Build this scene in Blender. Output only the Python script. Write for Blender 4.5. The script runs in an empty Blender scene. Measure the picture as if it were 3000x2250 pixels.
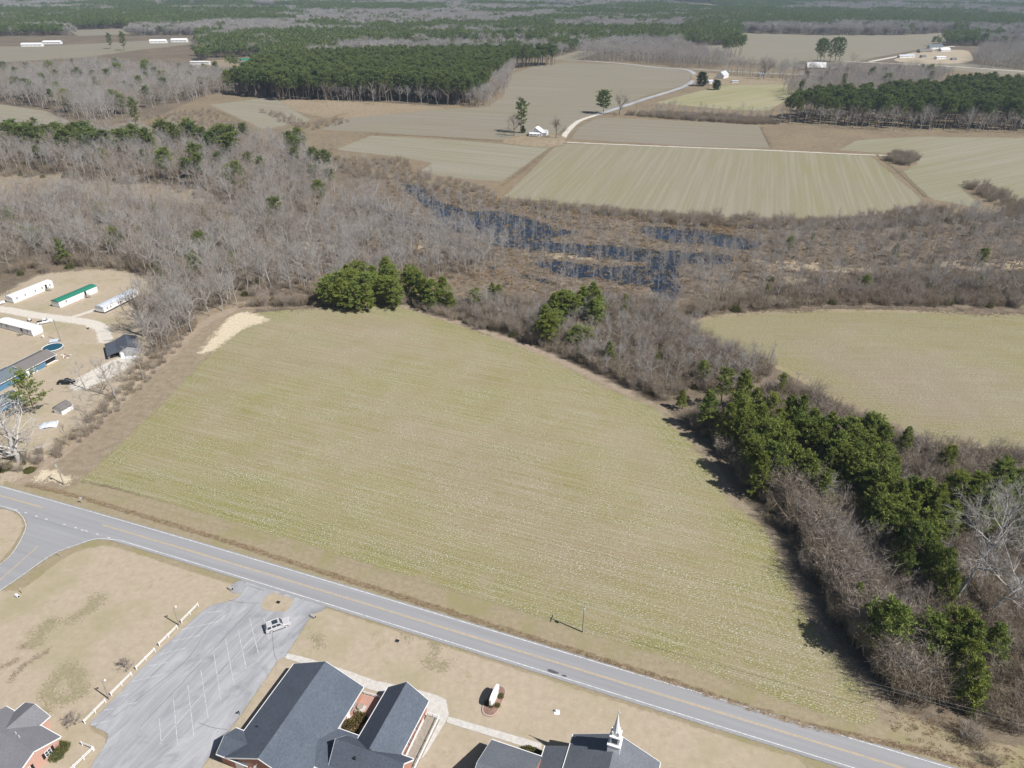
import bpy, math
import numpy as np
# ------------------------------------------------------------------ camera, sky, sun, exposure
SC = bpy.context.scene
C = SC.collection
R = math.radians
F_PX, CX, CY, H, PITCH = 2083.0, 1500.0, 1125.0, 122.0, R(30.0)      # photo is 3000 x 2250
cam = bpy.data.cameras.new('camera'); camo = bpy.data.objects.new('camera', cam); C.objects.link(camo)
cam.sensor_fit = 'HORIZONTAL'; cam.sensor_width = 36.0; cam.lens = 36.0 * F_PX / 3000.0
cam.clip_start = 0.5; cam.clip_end = 30000
camo.location = (0, 0, H); camo.rotation_euler = (R(90) - PITCH, 0, 0)
SC.camera = camo
SUN_EL, SUN_AZ = 48.5, -29.5            # degrees; azimuth counter-clockwise from +X
W = bpy.data.worlds.new('World'); SC.world = W; W.use_nodes = True
wn = W.node_tree.nodes; bg = wn['Background']
sky = wn.new('ShaderNodeTexSky'); sky.sky_type = 'NISHITA'; sky.sun_disc = False
sky.sun_elevation = R(SUN_EL); sky.sun_rotation = R(90 - SUN_AZ); sky.air_density = 1.0; sky.dust_density = 1.0
W.node_tree.links.new(sky.outputs[0], bg.inputs[0]); bg.inputs[1].default_value = 0.05
sl = bpy.data.lights.new('sun', 'SUN'); sl.energy = 5.0; sl.angle = R(0.5); sl.color = (1.0, 0.965, 0.92)
so = bpy.data.objects.new('sun', sl); C.objects.link(so)
so.rotation_euler = (R(90 - SUN_EL), 0, R(SUN_AZ + 90)); so.location = (0, 0, 300)
SC.view_settings.view_transform = 'Standard'; SC.view_settings.look = 'None'
SC.view_settings.exposure = 0.30; SC.view_settings.gamma = 1.0
SC.render.engine = 'CYCLES'; SC.cycles.transparent_max_bounces = 48

# ------------------------------------------------------------------ photo pixel -> place on the ground
cP, sP = math.cos(PITCH), math.sin(PITCH)
def G(x, y, z=0.0):
    u = (x - CX) / F_PX; v = -(y - CY) / F_PX
    d = np.array([u, cP + v * sP, -sP + v * cP]); t = (z - H) / d[2]
    return np.array([d[0] * t, d[1] * t, z])
def GG(pts, k=1.0): return np.array([G(x * k, y * k)[:2] for x, y in pts])
VK = 3000.0 / 2212.0
def V(pts): return GG(pts, VK)
def proj(P):
    P = np.asarray(P, float); q = P - np.array([0, 0, H])
    zc = q[..., 1] * cP - q[..., 2] * sP; up = q[..., 1] * sP + q[..., 2] * cP
    zc = np.where(zc > 1, zc, 1)
    return CX + F_PX * q[..., 0] / zc, CY - F_PX * up / zc, zc

# ------------------------------------------------------------------ objects
def tag(o, label=None, cat=None, group=None, kind=None):
    if label: o['label'] = label
    if cat: o['category'] = cat
    if group: o['group'] = group
    if kind: o['kind'] = kind
    return o
def empty(name, loc, rz=0.0, label=None, cat=None, group=None):
    o = bpy.data.objects.new(name, None); C.objects.link(o); o.empty_display_size = 0.2
    o.location = (loc[0], loc[1], loc[2] if len(loc) > 2 else 0.0); o.rotation_euler = (0, 0, rz)
    return tag(o, label, cat, group)
def fast_mesh(name, verts, tris, mat, attrs=None):
    me = bpy.data.meshes.new(name)
    verts = np.asarray(verts, np.float32); tris = np.asarray(tris, np.int32); k = tris.shape[1]
    me.vertices.add(len(verts)); me.vertices.foreach_set('co', verts.ravel())
    me.loops.add(tris.size); me.loops.foreach_set('vertex_index', tris.ravel())
    me.polygons.add(len(tris)); me.polygons.foreach_set('loop_start', np.arange(0, tris.size, k, dtype=np.int32))
    me.update(calc_edges=True)
    if mat is not None:
        for m in (mat if isinstance(mat, (list, tuple)) else [mat]): me.materials.append(m)
    for nm, val in (attrs or {}).items():
        a = me.attributes.new(nm, 'FLOAT', 'POINT'); a.data.foreach_set('value', np.asarray(val, np.float32))
    me.validate()
    return me
def link(name, me, parent=None, loc=None):
    o = bpy.data.objects.new(name, me); C.objects.link(o)
    if parent is not None: o.parent = parent
    if loc is not None: o.location = loc
    return o
class MB:
    def __init__(s): s.v = []; s.f = []
    def add(s, vs, fs):
        n = len(s.v); s.v += [tuple(map(float, p)) for p in vs]; s.f += [tuple(i + n for i in f) for f in fs]; return s
    def box(s, x0, x1, y0, y1, z0, z1):
        return s.add([(x0,y0,z0),(x1,y0,z0),(x1,y1,z0),(x0,y1,z0),(x0,y0,z1),(x1,y0,z1),(x1,y1,z1),(x0,y1,z1)],
                     [(3,2,1,0),(4,5,6,7),(0,1,5,4),(1,2,6,5),(2,3,7,6),(3,0,4,7)])
    def prism(s, prof, a0, a1, axis='y'):
        n = len(prof); vs = []
        for a in (a0, a1):
            for p, q in prof: vs.append({'y': (p, a, q), 'x': (a, p, q), 'z': (p, q, a)}[axis])
        fs = [tuple(range(n))[::-1], tuple(range(n, 2 * n))] + [(i, (i + 1) % n, n + (i + 1) % n, n + i) for i in range(n)]
        return s.add(vs, fs)
    def tube(s, pts, rad, k=6, cap=True):
        pts = [np.array(p, float) for p in pts]; m = len(pts)
        if not hasattr(rad, '__len__'): rad = [rad] * m
        vs = []
        for i, p in enumerate(pts):
            d = pts[min(i + 1, m - 1)] - pts[max(i - 1, 0)]; d /= (np.linalg.norm(d) + 1e-9)
            a = np.cross(d, (0, 0, 1.0) if abs(d[2]) < .9 else (1.0, 0, 0)); a /= np.linalg.norm(a); b = np.cross(d, a)
            for j in range(k):
                t = 2 * math.pi * j / k; vs.append(p + rad[i] * (math.cos(t) * a + math.sin(t) * b))
        fs = [(i * k + j, i * k + (j + 1) % k, (i + 1) * k + (j + 1) % k, (i + 1) * k + j) for i in range(m - 1) for j in range(k)]
        if cap: fs += [tuple(range(k))[::-1], tuple((m - 1) * k + j for j in range(k))]
        return s.add(vs, fs)
    def cyl(s, x, y, z0, z1, r, k=12): return s.tube([(x, y, z0), (x, y, z1)], r, k)
    def slab(s, p4, t):
        p = [np.array(q, float) for q in p4]; n = np.cross(p[1] - p[0], p[3] - p[0]); n /= np.linalg.norm(n)
        if n[2] < 0: n = -n
        return s.add([*p, *[q - n * t for q in p]], [(0,1,2,3),(7,6,5,4),(0,4,5,1),(1,5,6,2),(2,6,7,3),(3,7,4,0)])
    def build(s, name, mat, parent=None, smooth=False, bevel=0):
        me = bpy.data.meshes.new(name); me.from_pydata(s.v, [], s.f); me.materials.append(mat)
        import bmesh
        bm = bmesh.new(); bm.from_mesh(me); bmesh.ops.recalc_face_normals(bm, faces=bm.faces)
        if bevel: bmesh.ops.bevel(bm, geom=bm.edges[:], offset=bevel, segments=2, affect='EDGES', clamp_overlap=True)
        bm.to_mesh(me); bm.free()
        if smooth: me.shade_smooth()
        return link(name, me, parent)

# ------------------------------------------------------------------ materials
class N:
    """tiny node-tree writer"""
    def __init__(s, name):
        s.m = bpy.data.materials.new(name); s.m.use_nodes = True; s.t = s.m.node_tree; s.t.nodes.clear()
        s.out = s.t.nodes.new('ShaderNodeOutputMaterial'); s._pos = None
    def node(s, typ, ins=None, **kw):
        n = s.t.nodes.new(typ)
        for k, v in kw.items(): setattr(n, k, v)
        for k, v in (ins or {}).items():
            if v is None: continue
            if isinstance(v, bpy.types.NodeSocket): s.t.links.new(v, n.inputs[k])
            else:
                if isinstance(v, tuple) and len(v) == 3 and n.inputs[k].type == 'RGBA': v = (*v, 1.0)
                n.inputs[k].default_value = v
        return n
    def pos(s):
        if s._pos is None: s._pos = s.t.nodes.new('ShaderNodeNewGeometry').outputs['Position']
        return s._pos
    def map(s, rot=0.0, scale=(1, 1, 1), vec=None):
        v = s.node('ShaderNodeMapping', {'Vector': vec or s.pos(), 'Rotation': (0, 0, rot)}).outputs[0] if rot else (vec or s.pos())
        return s.node('ShaderNodeMapping', {'Vector': v, 'Scale': scale}).outputs[0]
    def noise(s, scale, detail=3, rough=.55, vec=None, dist=0.0):
        return s.node('ShaderNodeTexNoise', {'Vector': vec or s.pos(), 'Scale': scale, 'Detail': detail, 'Roughness': rough, 'Distortion': dist}).outputs['Fac']
    def voro(s, scale, vec=None, out='Distance', rand=1.0):
        return s.node('ShaderNodeTexVoronoi', {'Vector': vec or s.pos(), 'Scale': scale, 'Randomness': rand}).outputs[out]
    def math(s, op, a, b=None, c=None, clamp=False):
        return s.node('ShaderNodeMath', {0: a, 1: b, 2: c}, operation=op, use_clamp=clamp).outputs[0]
    def ramp(s, v, lo, hi, a=0.0, b=1.0):
        return s.node('ShaderNodeMapRange', {'Value': v, 'From Min': lo, 'From Max': hi, 'To Min': a, 'To Max': b}).outputs[0]
    def mix(s, f, a, b, mode='MIX'):
        n = s.t.nodes.new('ShaderNodeMix'); n.data_type = 'RGBA'; n.blend_type = mode
        for sock, v in ((n.inputs[0], f), (n.inputs[6], a), (n.inputs[7], b)):
            if isinstance(v, bpy.types.NodeSocket): s.t.links.new(v, sock)
            else: sock.default_value = (*v, 1.0) if isinstance(v, tuple) else v
        return n.outputs[2]
    def attr(s, name): return s.node('ShaderNodeAttribute', attribute_name=name).outputs['Fac']
    def rand(s): return s.t.nodes.new('ShaderNodeObjectInfo').outputs['Random']
    def bump(s, h, strength=.3, dist=.1):
        return s.node('ShaderNodeBump', {'Height': h, 'Strength': strength, 'Distance': dist}).outputs[0]
    def bsdf(s, col, rough=.9, spec=.2, metal=0.0, normal=None, **kw):
        ins = {'Base Color': col, 'Roughness': rough, 'Specular IOR Level': spec, 'Metallic': metal, 'Normal': normal}; ins.update(kw)
        n = s.node('ShaderNodeBsdfPrincipled', ins); s.t.links.new(n.outputs[0], s.out.inputs[0]); return s.m
def simple(name, col, rough=.7, var=.12, scale=1.5, spec=.3, metal=0.0):
    n = N(name); c2 = tuple(x * (1 - 2 * var) for x in col); c1 = tuple(min(1, x * (1 + var)) for x in col)
    co = n.node('ShaderNodeTexCoord').outputs['Object']
    return n.bsdf(n.mix(n.ramp(n.noise(scale, 5, .65, vec=co), .3, .7), c2, c1), rough, spec, metal)

def wood_floor(n):
    a = n.noise(.02, 4); b = n.noise(.35, 4, .65); c = n.noise(3.0, 3, .7)
    col = n.mix(n.ramp(b, .35, .65), (.13, .102, .075), (.24, .20, .155))
    col = n.mix(n.ramp(a, .45, .62, 0, .6), col, (.28, .225, .155))
    return n.mix(n.ramp(c, .3, .7, 0, .75), col, (.085, .068, .05))
def dry_grass(n, green=.5):
    a = n.noise(.045, 4); b = n.noise(.5, 4, .7); c = n.noise(4.0, 3, .7)
    col = n.mix(n.ramp(b, .3, .7), (.25, .215, .15), (.345, .298, .215))
    col = n.mix(n.ramp(a, .52, .68, 0, green), col, (.27, .255, .12))
    return n.mix(n.ramp(c, .45, .8, 0, .5), col, (.24, .195, .125))
def sheet_mat(name, inside, soft=.5, wob=1.4, wscale=.25, outside=wood_floor, rough=.95, spec=.12, keep=True):
    """covers where sd>0 and lets the ground below show where sd<0, with a ragged edge"""
    n = N(name); ins = inside(n)
    sd = n.attr('sd'); w = n.math('MULTIPLY', n.math('SUBTRACT', n.noise(wscale, 4, .65), .5), 2 * wob)
    w2 = n.math('MULTIPLY', n.math('SUBTRACT', n.noise(min(7.0, 3.5 / max(soft, .2)), 2, .7), .5), 5 * soft)
    f = n.ramp(n.math('ADD', n.math('ADD', sd, w), w2), -.06, .06)
    p = n.node('ShaderNodeBsdfPrincipled', {'Base Color': ins, 'Roughness': rough, 'Specular IOR Level': spec})
    t = n.t.nodes.new('ShaderNodeBsdfTransparent')
    mx = n.node('ShaderNodeMixShader', {0: f, 1: t.outputs[0], 2: p.outputs[0]}); n.t.links.new(mx.outputs[0], n.out.inputs[0])
    return n.m

M = {}
n = N('woodland_ground'); M['ground'] = n.bsdf(wood_floor(n), .97, .1)
def field_inside(rowrot, tan, green, pale, flecks=.5, rowsc=1.05, gbias=.5):
    def f(n):
        brn = n.noise(.011, 4, .6); big = n.noise(.018, 4, .6); mid = n.noise(.09, 4, .6)
        v = n.map(rowrot, (1, 1, 1))
        st = n.noise(1.0, 4, .65, vec=n.map(rowrot, (.022, .33, 1)))          # long streaks along the rows
        st2 = n.noise(1.0, 3, .6, vec=n.map(rowrot, (.03, 1.6, 1)))
        rows = n.node('ShaderNodeTexWave', {'Vector': v, 'Scale': rowsc / 6.283 * 3.0, 'Distortion': 1.6, 'Detail': 2, 'Detail Scale': .4}, wave_type='BANDS', bands_direction='Y').outputs['Fac']
        g = n.math('ADD', n.math('MULTIPLY', big, .9), n.math('MULTIPLY', st, .6))
        col = n.mix(n.ramp(g, .62 + .2 * (.5 - gbias), .92 + .2 * (.5 - gbias)), tan, green)
        col = n.mix(n.ramp(brn, .46, .64, 0, .55), col, tuple(x * k for x, k in zip(tan, (.86, .80, .78))))
        sdg = n.ramp(n.attr('sd'), 2, 20, .95, 0)                              # greener headland
        col = n.mix(n.math('MULTIPLY', sdg, n.ramp(mid, .35, .6)), col, green)
        col = n.mix(n.math('MULTIPLY', n.ramp(st2, .42, .70), .42), col, pale)
        col = n.mix(n.math('MULTIPLY', rows, n.ramp(st, .35, .62, .10, .50)), col, tuple(x * .60 for x in tan))
        hl = n.math('MULTIPLY', n.math('ADD', n.math('SINE', n.math('ADD', n.math('MULTIPLY', n.attr('sd'), 3.1), n.math('MULTIPLY', n.noise(.12, 2), 3.0))), 1.0), .5)
        hm = n.math('MULTIPLY', n.ramp(n.attr('sd'), 6, 18, .36, 0), n.ramp(mid, .42, .58))
        col = n.mix(n.math('MULTIPLY', hl, hm), col, tuple(x * .62 for x in green))
        fine = n.noise(2.2, 3, .75)
        col = n.mix(n.ramp(fine, .35, .7, 0, .38), col, tuple(x * .5 for x in tan))
        fl = n.ramp(n.noise(4.2, 2, .75, vec=n.map(rowrot, (.55, 1, 1))), .55, .68); fl2 = n.ramp(n.voro(1.9), .22, .10)
        msk = n.math('MULTIPLY', n.ramp(n.math('ADD', n.math('MULTIPLY', st, .6), n.math('MULTIPLY', mid, .5)), .42, .72, .22, 1.0), flecks)
        col = n.mix(n.math('MULTIPLY', fl, msk), col, (.72, .72, .69))
        return n.mix(n.math('MULTIPLY', fl2, n.math('MULTIPLY', msk, .6)), col, (.75, .75, .72))
    return f
ROWROT = R(21)
M['field'] = sheet_mat('stubble_field', field_inside(ROWROT, (.298, .247, .146), (.232, .222, .056), (.46, .43, .36), 1.0), .8, 1.2, .3, dry_grass)
M['field_r'] = sheet_mat('stubble_field_pale', field_inside(R(4), (.275, .232, .152), (.235, .212, .068), (.38, .35, .285), .9), .8, 1.2, .3, dry_grass)
def far_field(name, rowrot, tan, green, stripe=.5):
    def f(n):
        big = n.noise(.006, 4); st = n.noise(1.0, 3, .6, vec=n.map(rowrot, (.0035, .085, 1))); st2 = n.noise(1.0, 2, .6, vec=n.map(rowrot, (.006, .42, 1)))
        col = n.mix(n.ramp(n.math('ADD', n.math('MULTIPLY', big, .6), n.math('MULTIPLY', st, .4)), .38, .62), tan, green)
        col = n.mix(n.ramp(st2, .46, .62, 0, stripe), col, (.36, .338, .285))
        return n.mix(n.ramp(n.noise(.5, 3, .7), .3, .75, 0, .4), col, tuple(x * .6 for x in tan))
    return sheet_mat(name, f, .8, 1.6, .09, brushland)
def brushland(n):
    a = n.noise(.03, 4); b = n.noise(.25, 4, .7); c = n.noise(1.6, 3, .7)
    col = n.mix(n.ramp(a, .4, .6), (.25, .20, .13), (.20, .158, .106))
    col = n.mix(n.ramp(b, .4, .7, 0, .8), col, (.325, .27, .175))
    return n.mix(n.ramp(c, .38, .7, 0, .8), col, (.12, .088, .065))
def far_soil(n):
    return n.mix(n.ramp(n.noise(.3, 4, .75), .35, .65), n.mix(n.ramp(n.noise(.02, 4), .35, .65), (.36, .30, .215), (.30, .25, .165)), (.21, .16, .11))
M['ff1'] = far_field('striped_far_field', R(108), (.268, .24, .18), (.25, .234, .135), .34)
M['ff2'] = far_field('far_field_rows', R(24), (.268, .24, .19), (.24, .228, .145), .55)
M['ff3'] = far_field('far_field_dull', R(16), (.235, .206, .165), (.226, .206, .14), .4)
M['ff4'] = far_field('far_field_green', R(-30), (.272, .25, .182), (.236, .226, .13), .4)
M['ff5'] = far_field('striped_green_field', R(-40.0), (.345, .31, .175), (.23, .23, .10), .7); M['brush'] = sheet_mat('brushland', brushland, 3, 5, .06)
M['ditch_far'] = sheet_mat('far_ditch', brushland, 1.0, 1.6, .2); M['soil'] = sheet_mat('far_soil', far_soil, 2, 4, .06)
def lawn(n):
    a = n.noise(.06, 4, .6); b = n.noise(.7, 4, .7); c = n.noise(5.0, 3, .7)
    col = n.mix(n.ramp(b, .25, .75), (.345, .286, .212), (.445, .376, .288))
    col = n.mix(n.ramp(a, .5, .68, 0, .75), col, (.305, .275, .165))
    col = n.mix(n.ramp(n.noise(.13, 5, .75), .60, .70, 0, .55), col, (.24, .215, .11))
    return n.mix(n.ramp(c, .5, .8, 0, .45), col, (.27, .22, .15))
M['yardlawn'] = sheet_mat('homestead_grass', lawn, 2.5, 5.0, .14); M['lawn'] = sheet_mat('dormant_lawn', lawn, .4, .7, .6, dry_grass)
def verge(n):
    a = n.noise(.12, 4); b = n.noise(.9, 4, .7); c = n.noise(5, 3, .75)
    col = n.mix(n.ramp(b, .3, .7), (.255, .215, .142), (.36, .305, .212))
    col = n.mix(n.ramp(a, .48, .64, 0, .8), col, (.265, .245, .12))
    return n.mix(n.ramp(c, .4, .75, 0, .6), col, (.20, .155, .095))
M['verge'] = sheet_mat('roadside_grass', verge, .6, 1.0, .5)
def ditch(n):
    b = n.noise(1.3, 4, .75); return n.mix(n.ramp(b, .35, .65), (.17, .122, .08), (.34, .265, .18))
M['ditch'] = sheet_mat('ditch_weeds', ditch, .5, .9, .5, verge)
def dirt(n):
    b = n.noise(.5, 4, .7); c = n.noise(3, 3, .7)
    return n.mix(n.ramp(c, .4, .75, 0, .5), n.mix(n.ramp(b, .3, .7), (.28, .22, .162), (.365, .31, .245)), (.22, .15, .10))
M['dirt'] = sheet_mat('bare_dirt', dirt, 1.2, 2.2, .25, dry_grass)
def sand(n):
    return n.mix(n.ramp(n.noise(.9, 4, .7), .3, .7), (.46, .38, .265), (.62, .55, .42))
M['sand'] = sheet_mat('pale_sand', sand, 1.6, 4.2, .3, dry_grass)
def gravel(n):
    return n.mix(n.ramp(n.noise(1.2, 4, .75), .3, .7), (.47, .43, .37), (.66, .62, .56))
M['gravel'] = sheet_mat('gravel', gravel, .7, 1.0, .4, dry_grass)
M['farm_road'] = sheet_mat('far_gravel', gravel, 1.0, .8, .1, dry_grass)
def asphalt(n):
    a = n.noise(.05, 4); b = n.noise(1.0, 1.0); tr = n.noise(1.0, 4, .6, vec=n.map(R(20.5), (.02, .7, 1))); c = n.noise(9, 2, .7)
    col = n.mix(n.ramp(tr, .3, .7), (.262, .264, .275), (.335, .337, .348))
    col = n.mix(n.ramp(a, .4, .65, 0, .5), col, (.30, .30, .308))
    return n.mix(n.ramp(c, .35, .75, 0, .3), col, (.18, .183, .19))
M['asphalt'] = sheet_mat('worn_asphalt', asphalt, .12, .28, 1.2, verge, .85, .25)
def lot(n):
    v = n.map(R(-62), (.06, .30, 1))
    a = n.noise(1.0, 5, .7, vec=v, dist=1.2); b = n.noise(.16, 5, .7, dist=.8); c = n.noise(9, 2, .7)
    col = n.mix(n.ramp(a, .35, .68), (.27, .274, .29), (.42, .424, .44))
    col = n.mix(n.ramp(b, .55, .75, 0, .65), col, (.17, .174, .188))
    return n.mix(n.ramp(c, .4, .8, 0, .2), col, (.16, .165, .175))
M['lot'] = sheet_mat('parking_asphalt', lot, .12, .3, 1.0, lawn, .85, .25)
M['far_asphalt'] = sheet_mat('far_asphalt', lambda n: n.mix(n.ramp(n.noise(.05, 3), .3, .7), (.30, .31, .33), (.40, .41, .42)), .6, .5, .1, dry_grass)
def concrete(n):
    return n.mix(n.ramp(n.noise(1.2, 4, .7), .3, .7), (.44, .42, .39), (.60, .575, .535))
M['concrete'] = sheet_mat('concrete_walk', concrete, .05, .08, 2.0, lawn, .9, .2)
def pavers(n):
    v = n.map(R(19.7), (1, 1, 1))
    br = n.node('ShaderNodeTexBrick', {'Vector': v, 'Scale': 2.0, 'Mortar Size': .03, 'Color1': (.40, .20, .155, 1), 'Color2': (.50, .27, .21, 1), 'Mortar': (.42, .32, .27, 1)}).outputs[0]
    return n.mix(n.ramp(n.noise(.6, 4), .4, .75, 0, .5), br, (.38, .24, .19))
M['pavers'] = sheet_mat('brick_pavers', pavers, .03, .03, 2.0, pavers)
def marsh(n):
    a = n.noise(.03, 4); b = n.noise(.28, 5, .75); c = n.noise(1.8, 3, .75)
    col = n.mix(n.ramp(b, .38, .62), (.13, .10, .075), (.35, .285, .205))
    col = n.mix(n.ramp(a, .45, .65, 0, .6), col, (.22, .165, .12))
    return n.mix(n.ramp(c, .35, .65, 0, .85), col, (.075, .06, .048))
M['marsh'] = sheet_mat('marsh_mat', marsh, 4, 6, .06)
n = N('river_water')                      # glossy dark water, reed mats where it is shallow
sd = n.attr('sd'); br = n.noise(.07, 5, .7); br2 = n.noise(.35, 5, .8)
dens = n.attr('mats')
edge = n.math('ADD', sd, n.math('MULTIPLY', n.math('SUBTRACT', br, .5), 26.0))
edge = n.math('ADD', edge, n.math('MULTIPLY', n.math('SUBTRACT', br2, .5), 12.0))
wet = n.ramp(n.math('SUBTRACT', edge, dens), -.4, .5)
mu = n.t.nodes.new('ShaderNodeBsdfTransparent')
wa = n.node('ShaderNodeBsdfPrincipled', {'Base Color': n.mix(n.ramp(n.noise(.05, 3), .4, .65), (.016, .028, .052), (.034, .036, .036)), 'Roughness': .12, 'IOR': 1.33,  # bluish base colour painted in to make up for weak sky reflection
            'Specular IOR Level': .75, 'Normal': n.bump(n.noise(1.2, 3), .12, .05)})
mx = n.node('ShaderNodeMixShader', {0: wet, 1: mu.outputs[0], 2: wa.outputs[0]}); n.t.links.new(mx.outputs[0], n.out.inputs[0]); M['water'] = n.m

def paint(name, col):
    n = N(name); k = n.ramp(n.noise(1.6, 4, .75), .35, .62, .25, 1.0)
    return n.bsdf(n.mix(k, (.27, .275, .29), col), .7, .3)
M['white_paint'] = paint('worn_white_paint', (.78, .78, .77)); M['yellow_paint'] = paint('worn_yellow_paint', (.68, .46, .16)); M['faint_paint'] = paint('faded_stall_paint', (.58, .59, .60))
M['tar'] = simple('tar_seam', (.10, .10, .105), .8)
M['white'] = simple('white_vinyl', (.80, .80, .80), .45, .03); M['offwhite'] = simple('white_siding', (.74, .75, .77), .55, .05)
M['metal_roof'] = simple('white_metal_roof', (.78, .79, .80), .4, .05); M['grey_metal'] = simple('grey_metal_roof', (.52, .56, .62), .45, .08)
M['green_roof'] = simple('green_metal_roof', (.03, .20, .135), .45, .08)
M['blue_siding'] = simple('blue_siding', (.10, .21, .33), .6); M['grey_wood'] = simple('weathered_boards', (.33, .34, .36), .85, .15, 3)
M['dark'] = simple('dark_opening', (.02, .02, .022), .6); M['glass'] = simple('window_glass', (.04, .055, .07), .12, .1, spec=.6)
M['pool'] = simple('blue_pool_cover', (.02, .085, .13), .4); M['tan_board'] = simple('tan_board', (.50, .38, .24), .8)
M['red'] = simple('red_paint', (.45, .05, .05), .5); M['deck'] = simple('weathered_deck', (.33, .29, .24), .85, .15, 3)
M['pole'] = simple('pole_wood', (.36, .32, .27), .85, .15, 2); M['galv'] = simple('galvanised_steel', (.55, .56, .57), .4, .06, metal=.3)
M['tarp'] = simple('pale_tarp', (.55, .60, .66), .6, .15, 1.2); M['green_bin'] = simple('green_plastic', (.02, .07, .04), .5)
M['tyre'] = simple('tyre_rubber', (.02, .02, .021), .85); M['rim'] = simple('alloy_rim', (.72, .73, .75), .3, .03, metal=.5)
M['silver_car'] = simple('silver_car_paint', (.62, .61, .62), .28, .02, spec=.6, metal=.25); M['black_car'] = simple('black_car_paint', (.012, .012, .016), .2, .02, spec=.6)
M['white_car'] = simple('white_car_paint', (.78, .78, .79), .3, .02, spec=.5); M['lamp'] = simple('lamp_lens', (.75, .75, .72), .2)
M['old_concrete'] = simple('old_concrete', (.42, .40, .37), .9); M['wire'] = simple('power_cable', (.30, .30, .30), .6)
def roof_mat(name, c1, c2, rough=.9):
    n = N(name); co = n.node('ShaderNodeTexCoord').outputs['Object']
    b = n.noise(2.6, 3, .8, vec=co); a = n.noise(.25, 4, vec=co); w = n.noise(1.0, 3, .7, vec=n.map(0, (1.2, 6, 6), vec=co))
    col = n.mix(n.ramp(n.math('ADD', n.math('MULTIPLY', b, .6), n.math('MULTIPLY', w, .4)), .34, .66), c1, c2)
    return n.bsdf(n.mix(n.ramp(a, .3, .7, 0, .35), col, tuple(x * .8 for x in c1)), rough, .2)
M['shingle'] = roof_mat('blue_grey_shingles', (.070, .085, .112), (.138, .160, .196))
M['shingle2'] = roof_mat('dark_grey_shingles', (.112, .123, .142), (.19, .202, .225))
M['shingle3'] = roof_mat('grey_shingles', (.165, .165, .18), (.235, .235, .25)); M['shingle4'] = roof_mat('brown_grey_shingles', (.15, .14, .135), (.22, .205, .20))
M['shingle5'] = roof_mat('slate_shingles', (.115, .14, .165), (.175, .205, .23)); M['barn_roof'] = roof_mat('dark_tin', (.055, .065, .09), (.12, .135, .16))
def brick_mat(name, c1, c2, mo):
    n = N(name); co = n.node('ShaderNodeTexCoord').outputs['Object']; nr = n.node('ShaderNodeNewGeometry').outputs['Normal']
    xz = n.node('ShaderNodeSeparateXYZ', {0: co}); s = n.math('ADD', xz.outputs[0], xz.outputs[1])
    v = n.node('ShaderNodeCombineXYZ', {0: s, 1: xz.outputs[2], 2: 0.0}).outputs[0]
    br = n.node('ShaderNodeTexBrick', {'Vector': v, 'Scale': 4.5, 'Mortar Size': .02, 'Color1': (*c1, 1), 'Color2': (*c2, 1), 'Mortar': (*mo, 1)}).outputs[0]
    return n.bsdf(br, .9, .2)
M['brick'] = brick_mat('red_brick', (.36, .155, .105), (.45, .21, .15), (.42, .34, .29)); M['pink_brick'] = brick_mat('pink_brick', (.46, .25, .19), (.54, .31, .25), (.48, .40, .36))

def leaf_mat(name, c1, c2, trans=.25, hue=.0):
    n = N(name); r = n.rand(); t = n.attr('tint')
    col = n.mix(t, c1, c2); col = n.mix(n.ramp(r, 0, 1, 0, .55), col, tuple(.5 * (a + b) * k for a, b, k in zip(c1, c2, (1.25, 1.05, .75))))
    d = n.node('ShaderNodeBsdfDiffuse', {'Color': col}); tr = n.node('ShaderNodeBsdfTranslucent', {'Color': col})
    m = n.node('ShaderNodeMixShader', {0: trans, 1: d.outputs[0], 2: tr.outputs[0]}); n.t.links.new(m.outputs[0], n.out.inputs[0]); return n.m
M['needle'] = leaf_mat('pine_needles', (.082, .128, .034), (.32, .38, .11)); M['needle_far'] = leaf_mat('pine_needles_old', (.080, .125, .050), (.225, .28, .105))
M['cedar'] = leaf_mat('dark_evergreen', (.03, .055, .022), (.075, .115, .04)); M['privet'] = leaf_mat('privet_leaves', (.085, .10, .04), (.19, .20, .085))
M['olive_bush'] = leaf_mat('brown_bush_leaves', (.10, .085, .035), (.19, .155, .07))
def bark(name, c1, c2):
    n = N(name); r = n.rand(); t = n.attr('tint')
    col = n.mix(t, c1, c2); col = n.mix(n.ramp(r, 0, 1, 0, .5), col, tuple(x * k for x, k in zip(c1, (.95, .88, .82))))
    return n.bsdf(col, .95, .1)
M['pale_bark'] = bark('pale_grey_bark', (.215, .20, .188), (.50, .48, .462)); M['brown_bark'] = bark('brown_twigs', (.225, .188, .152), (.46, .405, .35))
M['pine_bark'] = bark('pine_bark', (.17, .13, .105), (.25, .20, .17)); M['stem'] = bark('thicket_stems', (.20, .163, .118), (.43, .37, .29))
M['dark_bark'] = bark('dark_oak_bark', (.13, .11, .095), (.25, .22, .20)); M['dead_limb'] = bark('silver_dead_wood', (.38, .365, .35), (.60, .585, .57))
M['reed'] = leaf_mat('dry_reeds', (.24, .195, .135), (.52, .445, .33), .2); M['weed'] = leaf_mat('dry_weeds', (.22, .165, .105), (.44, .35, .23), .2)
M['broom'] = leaf_mat('broom_sedge', (.28, .205, .125), (.43, .335, .215), .2)

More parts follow.
